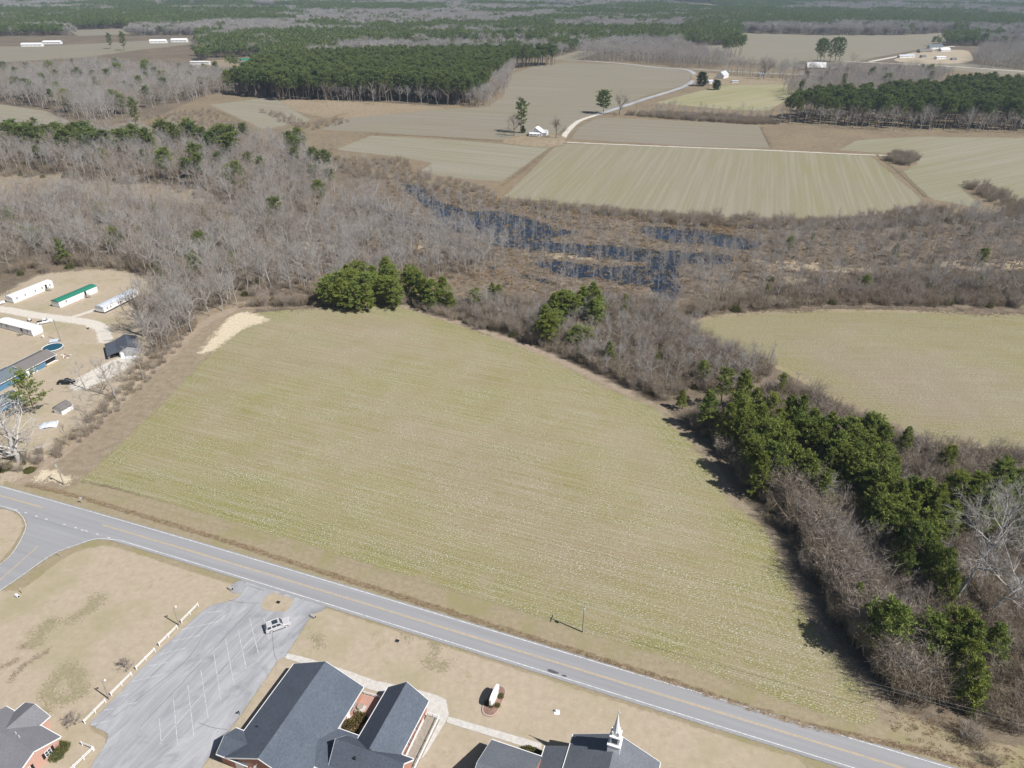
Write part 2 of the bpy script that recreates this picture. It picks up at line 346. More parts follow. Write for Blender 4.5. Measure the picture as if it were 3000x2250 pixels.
def litter(n): return n.mix(n.ramp(n.noise(2.2, 3, .75), .42, .72, 0, .7), n.mix(n.ramp(n.noise(.4, 4, .7), .35, .65), (.235, .19, .135), (.32, .272, .20)), (.17, .125, .085))
M['litter'] = sheet_mat('leaf_litter', litter, 1.2, 2.4, .3); M['worn_crop'] = sheet_mat('worn_crop', lambda n: n.mix(n.ramp(n.noise(1.2, 4, .75), .35, .65), (.25, .205, .16), (.35, .295, .24)), 2.0, 5.0, .25); M['opening'] = sheet_mat('forest_opening', litter, 5, 14, .05); M['sandbar'] = sheet_mat('sandy_opening', lambda n: n.mix(n.ramp(n.noise(.7, 4, .75), .35, .65), (.27, .21, .145), (.43, .365, .265)), 2.5, 10, .09)
# ------------------------------------------------------------------ ground sheets
def smooth_poly(p, closed=True, step=2):
    p = np.asarray(p, float); n = len(p); out = []
    for i in range(n if closed else n - 1):
        P = [p[(i + k) % n] if closed else p[min(max(i + k, 0), n - 1)] for k in (-1, 0, 1, 2)]
        for j in range(step):
            t = j / step
            out.append(.5 * ((2 * P[1]) + (-P[0] + P[2]) * t + (2 * P[0] - 5 * P[1] + 4 * P[2] - P[3]) * t * t + (-P[0] + 3 * P[1] - 3 * P[2] + P[3]) * t ** 3))
    if not closed: out.append(p[-1])
    return np.array(out)
def inside(p, X, Y):
    r = np.zeros(X.shape, bool); n = len(p)
    for i in range(n):
        x0, y0 = p[i]; x1, y1 = p[(i + 1) % n]
        if y0 == y1: continue
        r ^= ((y0 > Y) != (y1 > Y)) & (X < (x1 - x0) * (Y - y0) / (y1 - y0) + x0)
    return r
def sdist(p, X, Y, closed=True):
    d = np.full(X.shape, 1e18); n = len(p)
    for i in range(n if closed else n - 1):
        a = p[i]; b = p[(i + 1) % n]; ab = b - a; L = ab @ ab + 1e-12
        t = np.clip(((X - a[0]) * ab[0] + (Y - a[1]) * ab[1]) / L, 0, 1)
        d = np.minimum(d, (X - a[0] - t * ab[0]) ** 2 + (Y - a[1] - t * ab[1]) ** 2)
    d = np.sqrt(d)
    return np.where(inside(p, X, Y), d, -d) if closed else d
LAYER = [0]
def zl():
    LAYER[0] += 1; return .004 * LAYER[0]
def sheet_from(name, fn, bb, cell, margin, mat, z=None, extra=None, kind='structure'):
    z = zl() if z is None else z
    x = np.arange(bb[0] - margin - cell, bb[1] + margin + 2 * cell, cell); y = np.arange(bb[2] - margin - cell, bb[3] + margin + 2 * cell, cell)
    X, Y = np.meshgrid(x, y); S = fn(X, Y); nx = len(x)
    q = (S > -margin); keep = q[:-1, :-1] | q[1:, :-1] | q[:-1, 1:] | q[1:, 1:]
    I = np.arange(X.size).reshape(X.shape)
    fs = np.stack([I[:-1, :-1][keep], I[:-1, 1:][keep], I[1:, 1:][keep], I[1:, :-1][keep]], 1)
    use = np.unique(fs); re = np.full(X.size, -1); re[use] = np.arange(len(use))
    vs = np.stack([X.ravel()[use], Y.ravel()[use], np.full(len(use), z)], 1)
    at = {'sd': S.ravel()[use]}
    if extra: at.update({k: f(vs[:, 0], vs[:, 1]) for k, f in extra.items()})
    o = link(name, fast_mesh(name, vs, re[fs], mat, at)); tag(o, kind=kind); return o
def sheet(name, poly, mat, cell=2.0, margin=3.0, step=3, **kw):
    p = smooth_poly(poly, True, step) if step > 1 else np.asarray(poly, float)
    return sheet_from(name, lambda X, Y: sdist(p, X, Y), (p[:, 0].min(), p[:, 0].max(), p[:, 1].min(), p[:, 1].max()), cell, margin, mat, **kw)
def trail(name, line, half, mat, cell=1.5, margin=2.0, **kw):
    p = smooth_poly(line, False, 5)
    return sheet_from(name, lambda X, Y: half - sdist(p, X, Y, False), (p[:, 0].min() - half, p[:, 0].max() + half, p[:, 1].min() - half, p[:, 1].max() + half), cell, margin, mat, **kw)
def strip_mesh(mb, line, w, z, step=1):
    p = smooth_poly(line, False, step) if step > 1 else np.asarray(line, float)
    d = np.gradient(p, axis=0); d /= np.linalg.norm(d, axis=1)[:, None]; nn = np.stack([-d[:, 1], d[:, 0]], 1)
    a = p + nn * w / 2; b = p - nn * w / 2; k = len(p)
    mb.add([(*q, z) for q in a] + [(*q, z) for q in b], [(i, k + i, k + i + 1, i + 1) for i in range(k - 1)])

me = fast_mesh('ground', [(-7000, -600, 0), (7000, -600, 0), (7000, 9500, 0), (-7000, 9500, 0)], [(0, 1, 2, 3)], M['ground'])
tag(link('ground', me), kind='structure')
# ------------------------------------------------------------------ land use, far to near
sheet('brushland', V([(330,255),(450,205),(520,205),(700,215),(960,228),(1090,150),(1200,128),(1560,140),(1700,140),(2050,150),(2420,180),(2420,480),(2212,470),(1990,470),(1800,490),(1560,480),(1200,450),(1000,440),(860,395),(760,360),(700,330),(560,300),(300,290),(240,270)]), M['brush'], 9, 8)
sheet('sedge_strip', V([(1665,325),(1690,285),(1860,290),(2212,300),(2212,310),(1990,298),(1840,305),(1805,328)]), M['brush'], 6, 6)
sheet('clearcut', V([(560,212),(700,215),(960,232),(850,255),(740,258),(640,240)]), M['soil'], 6, 6)
FARF = [
 ('ff1', [(1085,425),(1110,405),(1205,310),(1300,312),(1660,325),(1880,337),(1990,428),(1985,443),(1900,462),(1800,472),(1600,470),(1400,455),(1200,437)]),
 ('ff2', [(725,323),(800,293),(950,300),(1080,310),(1190,317),(1085,392),(980,385),(905,370),(935,352),(870,340)]),
 ('ff3', [(1105,160),(1160,140),(1230,135),(1400,142),(1495,152),(1490,180),(1400,205),(1330,232),(1250,258),(1215,285),(1190,300),(1080,302),(900,292),(800,285),(690,280),(745,256),(950,236),(1050,232),(1085,210)]),
 ('ff3', [(1232,300),(1250,275),(1290,254),(1450,260),(1640,271),(1664,320),(1500,316)]),
 ('ff5', [(1415,222),(1550,186),(1650,178),(1742,178),(1700,215),(1660,240),(1560,236)]),
 ('ff2', [(452,226),(590,210),(672,260),(570,280)]),
 ('ff4', [(1812,324),(1850,303),(1990,295),(2212,298),(2420,300),(2420,470),(2212,440),(2130,405),(2085,400),(2080,410),(2130,452),(2010,430),(1950,370),(1985,352),(1940,330),(1890,330)]),
 ('ff3', [(1600,72),(1750,76),(1950,76),(2055,70),(2100,74),(2020,100),(1880,126),(1800,148),(1700,150),(1580,128),(1480,120),(1470,100),(1590,98)]),
 ('ff3', [(-120,100),(80,100),(400,84),(420,95),(300,108),(180,124),(0,135),(-120,140)]),
 ('ff3', [(150,66),(270,62),(280,74),(170,78)]),
 ('ff2', [(-100,235),(0,225),(100,240),(150,262),(120,275),(0,285),(-100,290)]),
 ('ff3', [(1185,128),(1250,110),(1300,112),(1240,132)]),
 ('ff3', [(1980,130),(2120,140),(2212,152),(2420,165),(2420,175),(2212,165),(2060,152),(1900,150)]),
 ('ff3', [(1350,12),(1480,6),(1560,10),(1500,16)]), ('ff3', [(1470,18),(1560,14),(1600,20),(1540,26)]), ('ff3', [(1720,3),(1860,6),(1840,12),(1730,10)]), ('ff3', [(300,18),(420,10),(480,14),(380,22)]),
]
for k, p in FARF: sheet('far_field', V(p), M[k], 6, 4, 1)
sheet('pale_field_edge', V([(760,101),(900,99),(1150,96),(1200,99),(1180,105),(950,106),(800,107)]), M['sand'], 6, 4)
sheet('clearing', V([(170,402),(330,398),(440,412),(475,432),(440,445),(330,430),(210,425)]), M['opening'], 3, 14)
sheet('clearing', V([(-60,385),(60,378),(160,380),(175,395),(120,415),(0,420),(-60,420)]), M['opening'], 3, 14)
sheet('yard', GG([(550,200),(600,182),(640,176),(770,171),(800,184),(710,194),(640,200)]), M['soil'], 5, 4)
sheet('marsh', V([(560,660),(620,560),(700,470),(770,400),(860,385),(1000,430),(1200,460),(1500,490),(1560,530),(1800,500),(2000,500),(2420,490),(2420,670),(1900,665),(1560,680),(1450,690),(1300,670),(1100,650),(900,650),(700,665)]), M['marsh'], 6, 8)
for p_ in ([(1640,560),(1760,570),(1900,582),(1890,592),(1720,582),(1640,572)], [(1700,600),(1840,606),(1930,618),(1800,622),(1690,612)], [(2000,560),(2100,570),(2212,566),(2212,580),(2080,582)], [(1950,600),(2060,606),(2150,612),(2040,620)], [(1180,545),(1260,550),(1300,560),(1200,558)], [(640,520),(720,500),(760,520),(680,545)], [(900,520),(980,535),(960,550),(880,540)]): sheet('sandy_opening', V(p_), M['sandbar'], 2.5, 8)
water_polys = [
 (9.0, [(850,392),(925,398),(975,428),(1010,442),(1100,452),(1180,470),(1230,490),(1290,498),(1240,520),(1215,530),(1300,528),(1400,540),(1470,547),(1560,552),(1555,562),(1440,560),(1330,552),(1220,535),(1110,528),(1000,515),(930,500),(910,480),(880,440),(855,425)]),
 (0.0, [(1385,490),(1455,492),(1530,500),(1640,522),(1630,540),(1530,530),(1450,525),(1400,512)]),
 (10.5, [(1100,540),(1200,548),(1330,560),(1450,562),(1455,600),(1448,648),(1400,640),(1300,625),(1180,610),(1120,580)]),
 (-7.0, [(1060,512),(1215,526),(1300,530),(1400,540),(1480,546),(1570,552),(1570,568),(1440,568),(1330,562),(1220,550),(1080,530)]),
 (-4.0, [(1405,560),(1458,562),(1462,610),(1452,652),(1420,645),(1410,600)]),
 (-3.0, [(960,455),(1040,470),(1110,490),(1190,500),(1180,516),(1080,505),(1000,490)]),
 (0.0, [(785,430),(830,450),(905,480),(960,492),(900,492),(830,470)]),
 (11.5, [(1080,575),(1200,590),(1300,640),(1200,640),(1100,610)]),
]
wp = [(d, smooth_poly(V(p), True, 3)) for d, p in water_polys]
def water_sd(X, Y):
    r = np.full(X.shape, -1e9)
    for d, p in wp: r = np.maximum(r, sdist(p, X, Y))
    return r
def water_mats(X, Y):
    r = np.zeros(X.shape)
    for d, p in wp: r = np.where(inside(p, X, Y), d, r)
    return r
allw = np.concatenate([p for d, p in wp])
sheet_from('river', water_sd, (allw[:, 0].min(), allw[:, 0].max(), allw[:, 1].min(), allw[:, 1].max()), 3.0, 5.0, M['water'], extra={'mats': water_mats})
LAYER[0] = 0
RF_POLY = V([(1500,705),(1540,690),(1660,678),(1800,675),(2000,677),(2212,682),(2420,690),(2420,985),(2212,975),(2100,955),(2000,940),(1900,900),(1800,850),(1700,795),(1600,755),(1530,730)])
trail('field_verge', np.concatenate([RF_POLY[9:], RF_POLY[:6]]), 3.5, M['verge'], 1.6, 3)
sheet('right_field', RF_POLY, M['field_r'], 2.5, 3)
sheet('roadside_grass', V([(-60,1010),(60,1020),(150,1035),(300,1070),(600,1150),(900,1245),(1200,1340),(1500,1440),(1800,1540),(1900,1525),(2000,1560),(2100,1600),(2300,1640),(2300,1900),(1200,1900),(200,1800),(-90,1700),(-90,1300),(-90,1070)]), M['verge'], 1.5, 2.5)
FIELD = V([(150,1045),(280,930),(430,780),(500,690),(590,672),(690,664),(800,655),(850,660),(910,675),(960,690),(1040,720),(1120,745),(1190,770),(1240,795),(1300,830),(1360,855),(1420,880),(1460,920),(1510,970),(1550,1030),(1590,1090),(1650,1130),(1690,1210),(1715,1270),(1750,1330),(1790,1390),(1840,1450),(1890,1500),(1905,1540),(1880,1560),(1800,1550),(1500,1445),(1200,1345),(900,1250),(600,1158),(300,1068),(180,1040)])
sheet('crop_field', FIELD, M['field'], 1.6, 3)
sheet('track_verge', V([(40,1045),(60,1005),(180,920),(300,800),(410,690),(500,655),(560,660),(440,780),(290,930),(160,1048),(100,1055)]), M['litter'], 1.6, 4)
trail('field_margin', V([(1240,795),(1300,828),(1360,853),(1430,885),(1465,920),(1515,970),(1555,1030),(1595,1090),(1655,1130),(1700,1210),(1725,1270),(1760,1330),(1800,1390),(1850,1450),(1900,1505),(1915,1545)]), 1.6, M['litter'], 1.4, 4)
trail('field_margin', V([(60,1035),(170,950),(300,830),(380,755),(440,695),(520,664),(600,664),(700,660),(800,652),(860,658),(960,688),(1120,742),(1240,793),(1360,850)]), 1.7, M['dirt'], 1.5, 3)
trail('dirt_track', V([(40,1040),(120,985),(200,920),(300,825),(370,765),(430,705),(500,670)]), 2.4, M['dirt'], 1.5, 3)
sheet('sand_patch', V([(432,762),(470,715),(505,680),(545,676),(578,692),(530,708),(490,735),(460,758)]), M['sand'], 1.2, 3)
sheet('sand_patch', V([(75,1040),(95,1015),(120,1018),(155,1035),(140,1045),(110,1038)]), M['sand'], 1.0, 3)
LAYER[0] = 13
sheet('homestead_yard', V([(-80,660),(0,640),(60,605),(110,590),(240,583),(310,600),(330,640),(320,720),(330,790),(310,830),(250,880),(190,930),(150,960),(60,1010),(-80,1040)]), M['yardlawn'], 2.0, 8)
trail('gravel_drive', V([(-60,670),(0,668),(70,680),(130,688),(190,697),(220,710),(228,735)]), 2.6, M['gravel'], 1.0, 1.5)
trail('gravel_drive', V([(140,690),(180,678),(225,664)]), 1.3, M['gravel'], 1.0, 1.5)
sheet('gravel_pad', V([(150,830),(200,800),(250,775),(290,768),(270,800),(220,825),(170,845)]), M['gravel'], 1.2, 2)
sheet('gravel_pad', V([(0,870),(50,850),(60,862),(20,885),(0,890)]), M['sand'], 1.0, 1.5)
# far roads
LAYER[0] = 30
trail('gravel_road', V([(1195,312),(1215,300),(1225,285),(1250,262),(1290,248)]), 2.6, M['farm_road'], 1.6, 1.5)
trail('county_road', V([(1290,248),(1340,232),(1400,212),(1470,190),(1497,175),(1500,160),(1480,150),(1420,146),(1350,138),(1240,130)]), 3.4, M['far_asphalt'], 2.2, 1.5)
trail('farm_track', V([(1195,306),(1300,311),(1500,319),(1660,325),(1880,335),(1990,336)]), 1.5, M['farm_road'], 2.0, 2)
trail('county_road', V([(1500,150),(1560,153),(1700,160),(1800,163)]), 3.0, M['far_asphalt'], 2.5, 1.5)
trail('gravel_road', V([(1880,133),(1960,118),(2030,104),(2060,100)]), 4, M['farm_road'], 3, 2)
trail('gravel_road', V([(1830,133),(1990,140),(2120,148),(2420,170)]), 3.5, M['farm_road'], 3, 2)
sheet('farmyard', V([(1090,300),(1180,290),(1225,300),(1200,318),(1100,312)]), M['soil'], 3, 3)
sheet('farmyard', V([(1500,160),(1620,158),(1740,172),(1700,180),(1560,184),(1505,178)]), M['soil'], 4, 3)
sheet('farmyard', V([(1930,130),(1990,112),(2080,108),(2100,122),(2090,135),(2000,138)]), M['lawn'], 4, 3)
for ln in ([(1085,400),(1130,368),(1190,320)], [(800,289),(950,296),(1080,305)], [(1895,335),(1940,370),(2000,425)], [(1645,275),(1668,320)], [(452,232),(520,262),(570,284),(680,262),(750,245)]):
    trail('ditch_line', V(ln), 1.0, M['ditch_far'], 1.6, 3)
# church grounds
K6 = 750 / 2212
def r6(pts): return GG([(600 + x * K6, 1850 + y * K6) for x, y in pts])
def r7(pts): return GG([(1250 + x * K6, 1850 + y * K6) for x, y in pts])
K5 = 900 / 2212
def r5(pts): return GG([(x * K5, 1650 + y * K5) for x, y in pts])
LAYER[0] = 4
LAWN_L = [(-80,1780),(60,1730),(140,1668),(215,1620),(290,1600),(350,1606),(520,1662),(690,1715),(716,1720),(700,1752),(660,1770),(620,1778),(585,1800),(529,1855),(460,1920),(403,1977),(354,2034),(262,2126),(316,2170),(283,2226),(230,2300),(60,2400),(-80,2400)]
sheet('church_lawn', GG(LAWN_L), M['lawn'], 1.2, 1.5, 2)
LAWN_R = [(925,1790),(960,1782),(1010,1800),(1250,1876),(1450,1940),(1660,2008),(2000,2118),(2260,2200),(2340,2225),(2350,2300),(2000,2500),(1400,2600),(560,2420),(590,2250),(671,2142),(706,2094),(765,2008),(814,1935),(839,1921),(850,1901),(905,1815)]
sheet('church_lawn', GG(LAWN_R), M['lawn'], 1.2, 1.2, 2)
def worn(n): return n.mix(n.ramp(n.noise(1.5, 4, .75), .35, .65), (.15, .115, .085), (.30, .25, .18))
def greenish(n): return n.mix(n.ramp(n.noise(1.2, 4, .75), .35, .65), (.23, .21, .12), (.32, .275, .19))
M['worn'] = sheet_mat('worn_earth', worn, .8, 1.6, .8); M['greenish'] = sheet_mat('green_patch', greenish, 1.6, 3.0, .35)
for l_ in ([(0,760),(60,725),(120,700)], [(80,840),(150,760),(230,700),(320,650),(345,625)], [(150,600),(200,590),(240,575)]): trail('worn_streak', r5(l_), .45, M['worn'], .6, 1.6)
for l_, w_ in (([(270,560),(320,480),(370,430)], 1.6), ([(350,940),(480,760),(590,900),(430,990),(350,940)], 1.3), ([(540,380),(640,330),(710,250)], 1.4), ([(240,1080),(330,1060)], 1.2)): trail('green_patch', r5(l_), w_, M['greenish'], .8, 2.5)
for l_, w_ in (([(960,40),(1000,120)], .8), ([(1930,250),(2080,300)], .9), ([(1700,20),(1740,45)], .5), ([(1960,100),(1980,150)], .5)): trail('green_patch', r6(l_), w_, M['greenish'], .6, 2.0)
sheet('road_corner', GG([(-60,1500),(0,1490),(40,1500),(62,1520),(68,1545),(50,1585),(20,1625),(-60,1690)]), M['lawn'], 1.0, 1.2, 2)
# roads
C_LN = GG([(-220,1392),(-100,1424),(0,1452),(136,1492),(294,1536),(506,1600),(700,1658),(900,1717),(1120,1784),(1336,1850),(1657,1947),(2000,2058),(2331,2158),(2630,2247),(3000,2356)])
def fit_line(P, deg=3):
    k = np.polyfit(P[:, 0], P[:, 1], deg); x = np.linspace(P[0, 0], P[-1, 0], 160); return np.stack([x, np.polyval(k, x)], 1)
CL = fit_line(C_LN)
CD = np.gradient(CL, axis=0); CD /= np.linalg.norm(CD, axis=1)[:, None]; CN = np.stack([-CD[:, 1], CD[:, 0]], 1)
HW = 2.95
def off(d, lo=None, hi=None):
    p = CL + CN * d
    m = np.ones(len(p), bool)
    if lo is not None: m &= p[:, 0] >= lo
    if hi is not None: m &= p[:, 0] <= hi
    return p[m]
trail('parking_lot_apron', GG([(700,1720),(800,1715),(930,1775)]), 2.0, M['lot'], .8, .6)
JUNC = GG([(-60,1462),(0,1478),(41,1490),(63,1506),(77,1530),(77,1551),(60,1586),(35,1624),(0,1657),(-60,1705),(-60,1775),(0,1733),(63,1690),(127,1644),(174,1617),(222,1600),(269,1584),(301,1581),(345,1586),(420,1600),(300,1530)])
sheet('side_road', JUNC, M['asphalt'], .7, .6, 2)
LOT = GG([(690,1690),(716,1697),(719,1715),(704,1748),(667,1764),(622,1772),(586,1796),(529,1849),(460,1914),(403,1971),(354,2028),(260,2122),(318,2150),(312,2178),(281,2224),(240,2290),(560,2300),(590,2250),(671,2142),(706,2094),(765,2008),(814,1935),(835,1925),(850,1901),(905,1815),(916,1800),(932,1789),(965,1782),(900,1755),(800,1722)])
sheet('parking_lot', LOT, M['lot'], .7, .6, 1)
sheet('grass_island', GG([(795,1738),(801,1737),(852,1752),(858,1763),(840,1789),(825,1793),(785,1791),(764,1779),(771,1758)]), M['lawn'], .4, .8, 2)
pr = np.concatenate([off(HW + .45), off(-HW - .75)[::-1]])
o = sheet('road', pr, M['asphalt'], .7, .7, 1)
zp = zl()
def markings(name, lines, w, mat, label=None, z=None):
    mb = MB()
    for l in lines: strip_mesh(mb, l, w, z or zp)
    o = mb.build(name, mat); tag(o, kind='structure'); return o
xj0 = G(41, 1492)[0]; xj1 = G(345, 1583)[0]
markings('edge_line', [off(HW)], .15, M['white_paint']); markings('edge_line', [off(-HW, xj1)], .15, M['white_paint'])
xc0 = G(136, 1492)[0]; xc1 = G(294, 1536)[0]
for d in (-.13, .13):
    markings('centre_line', [off(d, xc1)], .11, M['yellow_paint']); markings('centre_line', [off(d, None, xc0)], .11, M['yellow_paint'])
markings('edge_line', [smooth_poly(GG([(-60,1468),(0,1482),(41,1494),(62,1509),(75,1532),(75,1551),(59,1586),(34,1624),(0,1655),(-60,1700)]), False, 4)], .15, M['white_paint'])
markings('edge_line', [smooth_poly(GG([(345,1583),(301,1579),(269,1582),(222,1598),(174,1615),(127,1642),(63,1688),(0,1731),(-60,1772)]), False, 4)], .15, M['white_paint'])
markings('centre_line', [smooth_poly(GG([(111,1601),(60,1647),(0,1700),(-60,1752)]), False, 4)], .16, M['yellow_paint'])
K4 = 700 / 2212
for x, y in [(150,360),(240,388),(340,420),(430,447),(600,497),(703,527),(765,549),(800,557),(903,587),(1010,620)]:
    a = G(x * K4, 1380 + y * K4)[:2]; markings('dash_mark', [np.array([a - CD[40] * .42, a + CD[40] * .42])], .22, M['white_paint'])
for a, b in [((1797,395),(1862,655)),((1715,480),(1775,765)),((1625,545),(1687,880)),((1540,650),(1592,985)),((1447,775),(1500,1120)),((1352,880),(1397,1250)),((1250,985),(1280,1310)),((1148,1120),(1163,1315)),((1900,390),(1940,555)),
             ((1445,365),(1600,345)),((1310,480),(1580,420)),((1240,565),(1440,520)),((1150,658),(1340,612)),((1060,745),(1210,715)),((950,855),(1190,797)),((860,965),(940,940)),((900,1020),(990,1005)),((750,1060),(820,1050)),((650,1168),(790,1135)),((1150,1300),(1500,900)),((1560,830),(1840,515))]:
    markings('stall_line', [r5([a, b])], .12, M['faint_paint'])
for l in ([(1650,340),(1500,470),(1350,690),(1100,900),(820,1110)], [(1840,300),(1560,600),(1380,790),(1220,960),(1010,1180)], [(1960,500),(1975,650),(1995,700)], [(1430,1150),(1530,1185),(1640,1200)], [(1780,160),(1860,185),(1900,200)], [(1640,265),(1740,285),(1870,290)]):
    markings('crack', [smooth_poly(r5(l), False, 5)], .07, M['tar'])
for x, y, a in [(1088, 348, .75), (1190, 385, .35)]:
    c = G(1250 + x * .33906, 1850 + y * .33906)[:2]; rng0 = np.random.default_rng(int(x)); t = np.linspace(0, 2 * np.pi, 14)[:-1]
    q = np.stack([np.cos(t) * 1.6 * a, np.sin(t) * .55 * a], 1) * (1 + .25 * rng0.standard_normal((13, 1)) * .6); th = R(-18)
    q = q @ np.array([[math.cos(th), math.sin(th)], [-math.sin(th), math.cos(th)]]) + c
    tag(MB().add([(*p, zp) for p in q], [tuple(range(13))]).build('tar_patch', M['tar']), kind='structure')
DITCH = [(60,1048),(150,1068),(300,1112),(500,1172),(600,1205),(900,1300),(1100,1363),(1300,1425),(1500,1490),(1700,1555),(1850,1592),(2000,1625),(2150,1668)]
trail('ditch', V(DITCH), .5, M['ditch'], .8, 1.5)
# church frame: x along the hall away from the road, y towards the sanctuary
CO = np.array([-36.0, 92.1]); CA = R(-109.7); CU = np.array([math.cos(CA), math.sin(CA)]); CNN = np.array([-CU[1], CU[0]])
def ch(x, y): return CO + CU * x + CNN * y
def chp(pts): return np.array([ch(x, y) for x, y in pts])
def walk(name, pts, mat='concrete'): return sheet(name, chp(pts), M[mat], .5, .15, 1)
sheet('sidewalk', r6([(715,190),(900,235),(1250,345),(1480,430),(1750,480),(1990,548),(2085,590),(2110,720),(2075,795),(1900,1080),(1760,1180),(1660,1180),(1800,900),(1900,650),(1700,560),(1480,520),(1200,430),(950,310),(690,235)]), M['concrete'], .5, .15, 1)
sheet('sidewalk', r7([(180,735),(290,765),(995,970),(985,1040),(850,1000),(170,790)]), M['concrete'], .5, .15, 1)
walk('brick_patio', [(-.3, 6.8), (-.6, 10.9), (2.5, 12.6), (9.6, 12.6), (9.6, 7.2)], 'pavers')
sheet('patio_slab', r6([(1330,625),(1405,650),(1360,718),(1290,690)]), M['concrete'], .3, .1, 1)
# ------------------------------------------------------------------ buildings
def gable(root, a0, a1, b0, b1, ze, zr, axis='x', over=.45, end=.35, roof='shingle', wall='brick', trim='white', trim_t=.14, z0=0.0, ends=(1, 1), thick=.14):
    m = (lambda a, b, z: (a, b, z)) if axis == 'x' else (lambda a, b, z: (b, a, z))
    bc = (b0 + b1) / 2; sl = (zr - ze) / (bc - b0); wt = ze + over * sl - .16
    A0, A1 = a0 + end * ends[0], a1 - end * ends[1]; B0, B1 = b0 + over, b1 - over; zp_ = zr - .16
    mb = MB(); vs = [m(A0, B0, z0), m(A0, B1, z0), m(A0, B1, wt), m(A0, bc, zp_), m(A0, B0, wt), m(A1, B0, z0), m(A1, B1, z0), m(A1, B1, wt), m(A1, bc, zp_), m(A1, B0, wt)]
    mb.add(vs, [(0,1,2,3,4), (9,8,7,6,5), (0,4,9,5), (1,6,7,2), (0,5,6,1), (4,3,8,9), (3,2,7,8)]); mb.build('wall', M[wall], root)
    rb = MB(); rb.slab([m(a0, b0, ze), m(a1, b0, ze), m(a1, bc, zr), m(a0, bc, zr)], thick); rb.slab([m(a0, b1, ze), m(a1, b1, ze), m(a1, bc, zr), m(a0, bc, zr)], thick)
    rb.build('roof', M[roof], root)
    if trim:
        w = trim_t
        for b, s in ((b0, -1), (b1, 1)):
            t = MB(); p, q = sorted((b + s * .004, b + s * .13)); x = [m(a0, p, ze - w), m(a1, q, ze + .01)]
            t.box(min(x[0][0], x[1][0]), max(x[0][0], x[1][0]), min(x[0][1], x[1][1]), max(x[0][1], x[1][1]), ze - w, ze + .01); t.build('gutter', M[trim], root)
        for a, s, on in ((a0, -1, ends[0]), (a1, 1, ends[1])):
            if not on: continue
            for b in (b0, b1):
                p = [m(a + s * .004, b, ze), m(a + s * .07, b, ze), m(a + s * .07, bc, zr), m(a + s * .004, bc, zr)]; t = MB(); t.slab([np.array(q) - (0, 0, .012) for q in p], .24); t.build('rake_board', M[trim], root)
def window(root, c, wdir, w, h, z, frame='white', glass='glass', mull=1, proud=.05, shutter=None):
    """c = point on the wall (local), wdir = unit vector along the wall, outward normal = wdir rotated -90 deg"""
    d = np.array([wdir[0], wdir[1], 0.0]); nn = np.array([wdir[1], -wdir[0], 0.0]); c = np.array([c[0], c[1], z])
    def bx(mb, u0, u1, z0, z1, p0, p1):
        P = [c + d * u + nn * p + np.array([0, 0, zz]) for zz in (z0, z1) for u, p in ((u0, p0), (u1, p0), (u1, p1), (u0, p1))]
        mb.add(P, [(3,2,1,0),(4,5,6,7),(0,1,5,4),(1,2,6,5),(2,3,7,6),(3,0,4,7)])
    mb = MB(); bx(mb, -w/2, w/2, 0, h, -.02, proud); o = mb.build('window', M[frame], root)
    g = MB(); t = .09
    n_ = mull + 1
    for i in range(n_):
        u0 = -w/2 + t + i * (w - t) / n_; u1 = -w/2 + (i + 1) * (w - t) / n_
        bx(g, u0, u1, t, h / 2 - t / 2, proud - .01, proud + .012); bx(g, u0, u1, h / 2 + t / 2, h - t, proud - .01, proud + .012)
    g.build('pane', M[glass], o)
    if shutter:
        for s in (-1, 1):
            q = MB(); bx(q, s * (w/2 + .05) - (.45 if s < 0 else 0), s * (w/2 + .05) + (.45 if s > 0 else 0), -.02, h, -.02, .04); q.build('shutter', M[shutter], root)
    return o
def door(root, c, wdir, w, h, mat='white', z=0.0):
    d = np.array([wdir[0], wdir[1], 0.0]); nn = np.array([wdir[1], -wdir[0], 0.0]); c = np.array([c[0], c[1], z])
    P = [c + d * u + nn * p + np.array([0, 0, zz]) for zz in (0, h) for u, p in ((-w/2, -.02), (w/2, -.02), (w/2, .05), (-w/2, .05))]
    return MB().add(P, [(3,2,1,0),(4,5,6,7),(0,1,5,4),(1,2,6,5),(2,3,7,6),(3,0,4,7)]).build('door', M[mat], root)

hall = empty('church_hall', CO, CA, 'brick church hall with joined blue grey shingle gable roofs beside parking lot', 'building')
gable(hall, 0, 20.8, -7.9, 7.9, 3.0, 7.0)                                            # long hall
gable(hall, -1.5, 12.6, 12.32, 21.02, 3.0, 6.5, ends=(1, 0))                          # east hall
gable(hall, 10.2, 23.5, 9.85, 16.15, 3.0, 6.52, axis='y')                             # cross wing
gable(hall, 5.0, 12.2, 9.2, 16.9, 2.98, 3.9, axis='y', ends=(0, 0))                   # link
gable(hall, -9.7, -3.0, 15.4, 20.72, 2.96, 4.6, axis='y', ends=(1, 0))                # side entry
for x in (3.0, 6.2, 9.4): window(hall, (x, 20.57), (-1, 0), 1.5, 1.5, .9)
window(hall, (11.2, 20.57), (-1, 0), 1.1, 1.9, .4)
for x in (2.8, 4.0, 7.6, 8.6): window(hall, (x, 7.45), (-1, 0), .9, 1.4, .9)
door(hall, (5.3, 7.45), (-1, 0), 1.0, 2.1)
window(hall, (20.45, -2.5), (0, 1), 1.0, 1.3, 1.0); door(hall, (20.45, -5.2), (0, 1), 1.8, 2.2, 'white')
for x, y in ((14.3, 14.6), (14.9, 19.2)):
    z = 6.52 - (x - 13) / 3.15 * 3.52
    MB().box(x - .2, x + .2, y - .22, y + .22, z - .15, z + .28).build('roof_vent', M['dark'], hall)
MB().cyl(14.6, -5.3, 4.2, 4.75, .09).build('vent_pipe', M['dark'], hall)
